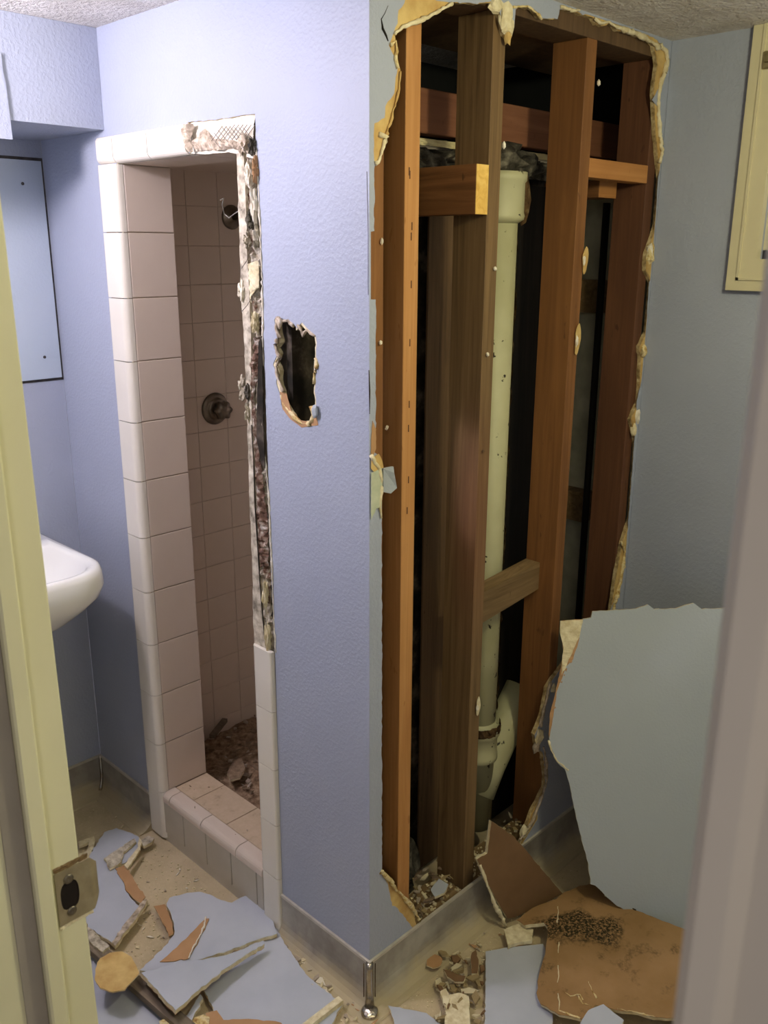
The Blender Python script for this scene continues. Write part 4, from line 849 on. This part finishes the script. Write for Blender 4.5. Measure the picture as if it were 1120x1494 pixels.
# ============================================================ CHIPS (each a small thing) and crumbs
rc = random.Random(12)
def chip_mesh(seed, flat=.35):
    r = random.Random(seed); n = r.randint(4, 5); bm = bmesh.new()
    A = [];
    for i in range(n):
        a = 2*math.pi*i/n+r.uniform(-.4, .4); q = r.uniform(.55, 1.2); A.append((q*math.cos(a), q*math.sin(a)*.62))
    t = [bm.verts.new((x*.95, y*.95, flat+r.uniform(-.08, .08))) for x, y in A]; b = [bm.verts.new((x, y, 0)) for x, y in A]
    bm.faces.new(t); bm.faces.new(b)
    for i in range(n): bm.faces.new((t[i], t[(i+1) % n], b[(i+1) % n], b[i]))
    return mesh_bm(bm, 'chip')
chips = {m: [] for m in ('mortar_brown', 'broken_core', 'gypsum', 'gypsum_white', 'paper', 'torn_grey', 'blue_dusty', 'mortar_dark', 'paper_dark', 'mortar')}
for m in chips:
    for s_ in range(4):
        me = chip_mesh(s_*17+len(m)*3, .3+.1*s_); me.materials.append(M[m]); chips[m].append(me)
CN = {'gypsum': 'cream', 'gypsum_white': 'white', 'paper': 'orange-brown', 'torn_grey': 'beige', 'blue_dusty': 'blue', 'mortar_dark': 'dark', 'paper_dark': 'dark brown', 'mortar': 'grey', 'mortar_brown': 'brown', 'broken_core': 'tan'}
def scatter(n, region, z, mats, smin, smax, label, group, name='plaster_chip', tilt=.35, axis=2, zr=0):
    for i in range(n):
        for _ in range(60):
            xs_ = [p[0] for p in region]; ys_ = [p[1] for p in region]; q = (rc.uniform(min(xs_), max(xs_)), rc.uniform(min(ys_), max(ys_)))
            if inside(Vector((q[0], q[1], 0)), [Vector((a, b, 0)) for a, b in region]): break
        m = rc.choice(mats); o = link(name, rc.choice(chips[m]), None); s_ = rc.uniform(smin, smax)
        P = un(q[0], q[1], 2, z+rc.uniform(0, zr)); o.location = P; o.scale = (s_*rc.uniform(.8, 1.3), s_*rc.uniform(.35, 1.0), s_*rc.uniform(.3, .8))
        o.rotation_euler = (rc.uniform(-tilt, tilt), rc.uniform(-tilt, tilt), rc.uniform(0, 6.28))
        mx = (min(xs_)+max(xs_))/2; my = (min(ys_)+max(ys_))/2; t_ = (s_-smin)/(smax-smin)
        lab = ('tiny', 'small', 'medium', 'large')[min(3, int(t_*4))]+' '+CN[m]+' '+label+', '+('far ' if q[1] < my else 'near ')+('left' if q[0] < mx else 'right')+' part'
        tag(o, lab, 'chip', group)
scatter(84, [(624, 1396), (660, 1386), (704, 1392), (706, 1494), (640, 1494), (636, 1440)], .006, ['gypsum', 'broken_core', 'torn_grey', 'paper_dark', 'gypsum', 'broken_core'], .005, .020, 'chip in the heap right of the chrome corner', 'chips heaped right of the chrome corner', zr=.014)
scatter(10, [(655, 1370), (700, 1330), (745, 1372), (700, 1392)], .004, ['gypsum', 'torn_grey', 'paper'], .004, .011, 'chip by the leaning brown triangle', 'chips near the leaning triangle')
scatter(18, [(408, 1362), (425, 1362), (468, 1425), (500, 1452), (486, 1462), (440, 1425)], .006, ['gypsum', 'torn_grey', 'gypsum_white'], .007, .020, 'chip along the left coved base', 'chips along the left coved base', zr=.008)
scatter(10, [(500, 1450), (535, 1472), (580, 1470), (580, 1494), (500, 1494)], .006, ['gypsum', 'torn_grey', 'paper'], .005, .012, 'chip at the foot of the chrome corner', 'chips at the chrome corner')
scatter(12, [(215, 1235), (240, 1235), (300, 1285), (285, 1296), (215, 1310), (205, 1270)], .003, ['gypsum', 'gypsum_white', 'torn_grey'], .003, .010, 'chip on the floor before the shower curb', 'chips before the shower curb')
scatter(18, [(215, 1320), (235, 1330), (245, 1368), (210, 1400), (180, 1385)], .003, ['gypsum', 'gypsum_white', 'torn_grey'], .003, .009, 'chip in the floor gap among the blue shards', 'chips among the blue shards')
scatter(5, [(120, 1180), (200, 1180), (215, 1205), (130, 1215)], .003, ['mortar', 'gypsum'], .004, .008, 'chip on the shaded floor under the sink', 'chips under the sink')
scatter(58, [(303, 1050), (330, 1036), (372, 1028), (376, 1175), (340, 1145), (303, 1112)], .09, ['mortar_brown', 'mortar_brown', 'torn_grey'], .006, .020, 'chip on the rubble inside the shower', 'chips on the shower floor', zr=.016)
scatter(8, [(250, 1152), (302, 1128), (376, 1180), (376, 1240), (330, 1215)], ZS+.002, ['torn_grey', 'mortar_brown'], .002, .006, 'chip on the dusty shower sill', 'chips on the shower sill')
scatter(50, [(603, 1270), (640, 1255), (688, 1285), (650, 1310), (612, 1336), (602, 1330)], .106, ['gypsum', 'torn_grey', 'broken_core', 'mortar_brown'], .005, .016, 'chip piled between the two left studs', 'chips between the left studs', zr=.025)
scatter(15, [(728, 1200), (755, 1178), (778, 1185), (755, 1215), (735, 1215)], .104, ['mortar', 'broken_core', 'mortar_brown'], .004, .013, 'chip on the sole plate by the third stud', 'chips between the right studs', zr=.01)
board('drywall_piece', 'small blue scrap on the plaster pile between the left studs', 'drywall', [(628, 1298), (640, 1282), (654, 1290), (648, 1302), (634, 1308)], *flatp(.135), th=.008, seed=141, amp=.001)
board('drywall_piece', 'pale broken slab lying on the rubble in the shower', 'drywall', [(331, 1128), (340, 1108), (352, 1106), (358, 1120), (350, 1134), (336, 1138)], *flatp(.125), th=.008, top='mortar_brown', seed=142, amp=.001)
stick('short wood splint lying on the rubble at the back of the shower', (309, 1072), (328, 1048), .13, .135, .018, .012, 'batten', 'wood scrap', 'wood_splint')
# rubble mass in the shower: uncountable base under the chips
rb = bmesh.new(); G_ = []
for i in range(46):
    row = []
    for j in range(60):
        x = XSL+.002+(XSR-XSL-.004)*i/45; y = .142+(YSB-.143)*j/59
        z = .088+.020*noise.noise(Vector((x*12, y*12, 1)))+.012*noise.noise(Vector((x*40, y*40, 2)))-.03*max(0, (x+.75)/.4)
        row.append(rb.verts.new((x, y, z)))
    G_.append(row)
for i in range(45):
    for j in range(59): rb.faces.new((G_[i][j], G_[i+1][j], G_[i+1][j+1], G_[i][j+1]))
me = mesh_bm(rb)
M['rubble_floor'] = m_multi('brown_rubble', [(.3, (96, 76, 58)), (.5, (142, 118, 94)), (.7, (176, 154, 128))], 50, .9, .8, 140, .004)
tag(link('shower_rubble', me, 'rubble_floor'), 'brown crushed plaster rubble covering the shower floor', 'rubble', kind='stuff')
# fine crumbs strewn on the floor
cr = bmesh.new()
for i in range(900):
    t = rc.random()
    if t < .35: P = Vector((rc.uniform(-.9, 0), -rc.uniform(.03, .35), 0))
    elif t < .8: P = Vector((rc.uniform(.03, .4), rc.uniform(-.15, .6), 0))
    else: P = Vector((rc.gauss(-.3, .2), -rc.uniform(.045, .09), 0))
    if P.x < XB+.05: continue
    s_ = rc.uniform(.001, .0032); m_ = Matrix.Translation(P+Vector((0, 0, s_*.5))) @ Matrix.Rotation(rc.uniform(0, 6), 4, 'Z') @ Matrix.Diagonal((s_*1.5, s_, s_, 1))
    bmesh.ops.create_cube(cr, size=1, matrix=m_)
tag(link('plaster_crumbs', mesh_bm(cr), 'gypsum'), 'fine plaster crumbs strewn over the floor', 'crumbs', kind='stuff')
cr2 = bmesh.new()
for i in range(400):
    y = rc.uniform(.15, .95); P = Vector((rc.uniform(-.095, -.02), y, .098)); s_ = rc.uniform(.002, .006)
    bmesh.ops.create_cube(cr2, size=1, matrix=Matrix.Translation(P+Vector((0, 0, s_*.4))) @ Matrix.Rotation(rc.uniform(0, 6), 4, 'Z') @ Matrix.Rotation(rc.uniform(-.5, .5), 4, 'X') @ Matrix.Diagonal((s_*1.5, s_, s_*.7, 1)))
tag(link('plate_crumbs', mesh_bm(cr2), 'gypsum'), 'crumbs lying on the sole plate between the studs', 'crumbs', kind='stuff')
print('faces', sum(len(o.data.polygons) for o in bpy.data.objects if o.type == 'MESH'))
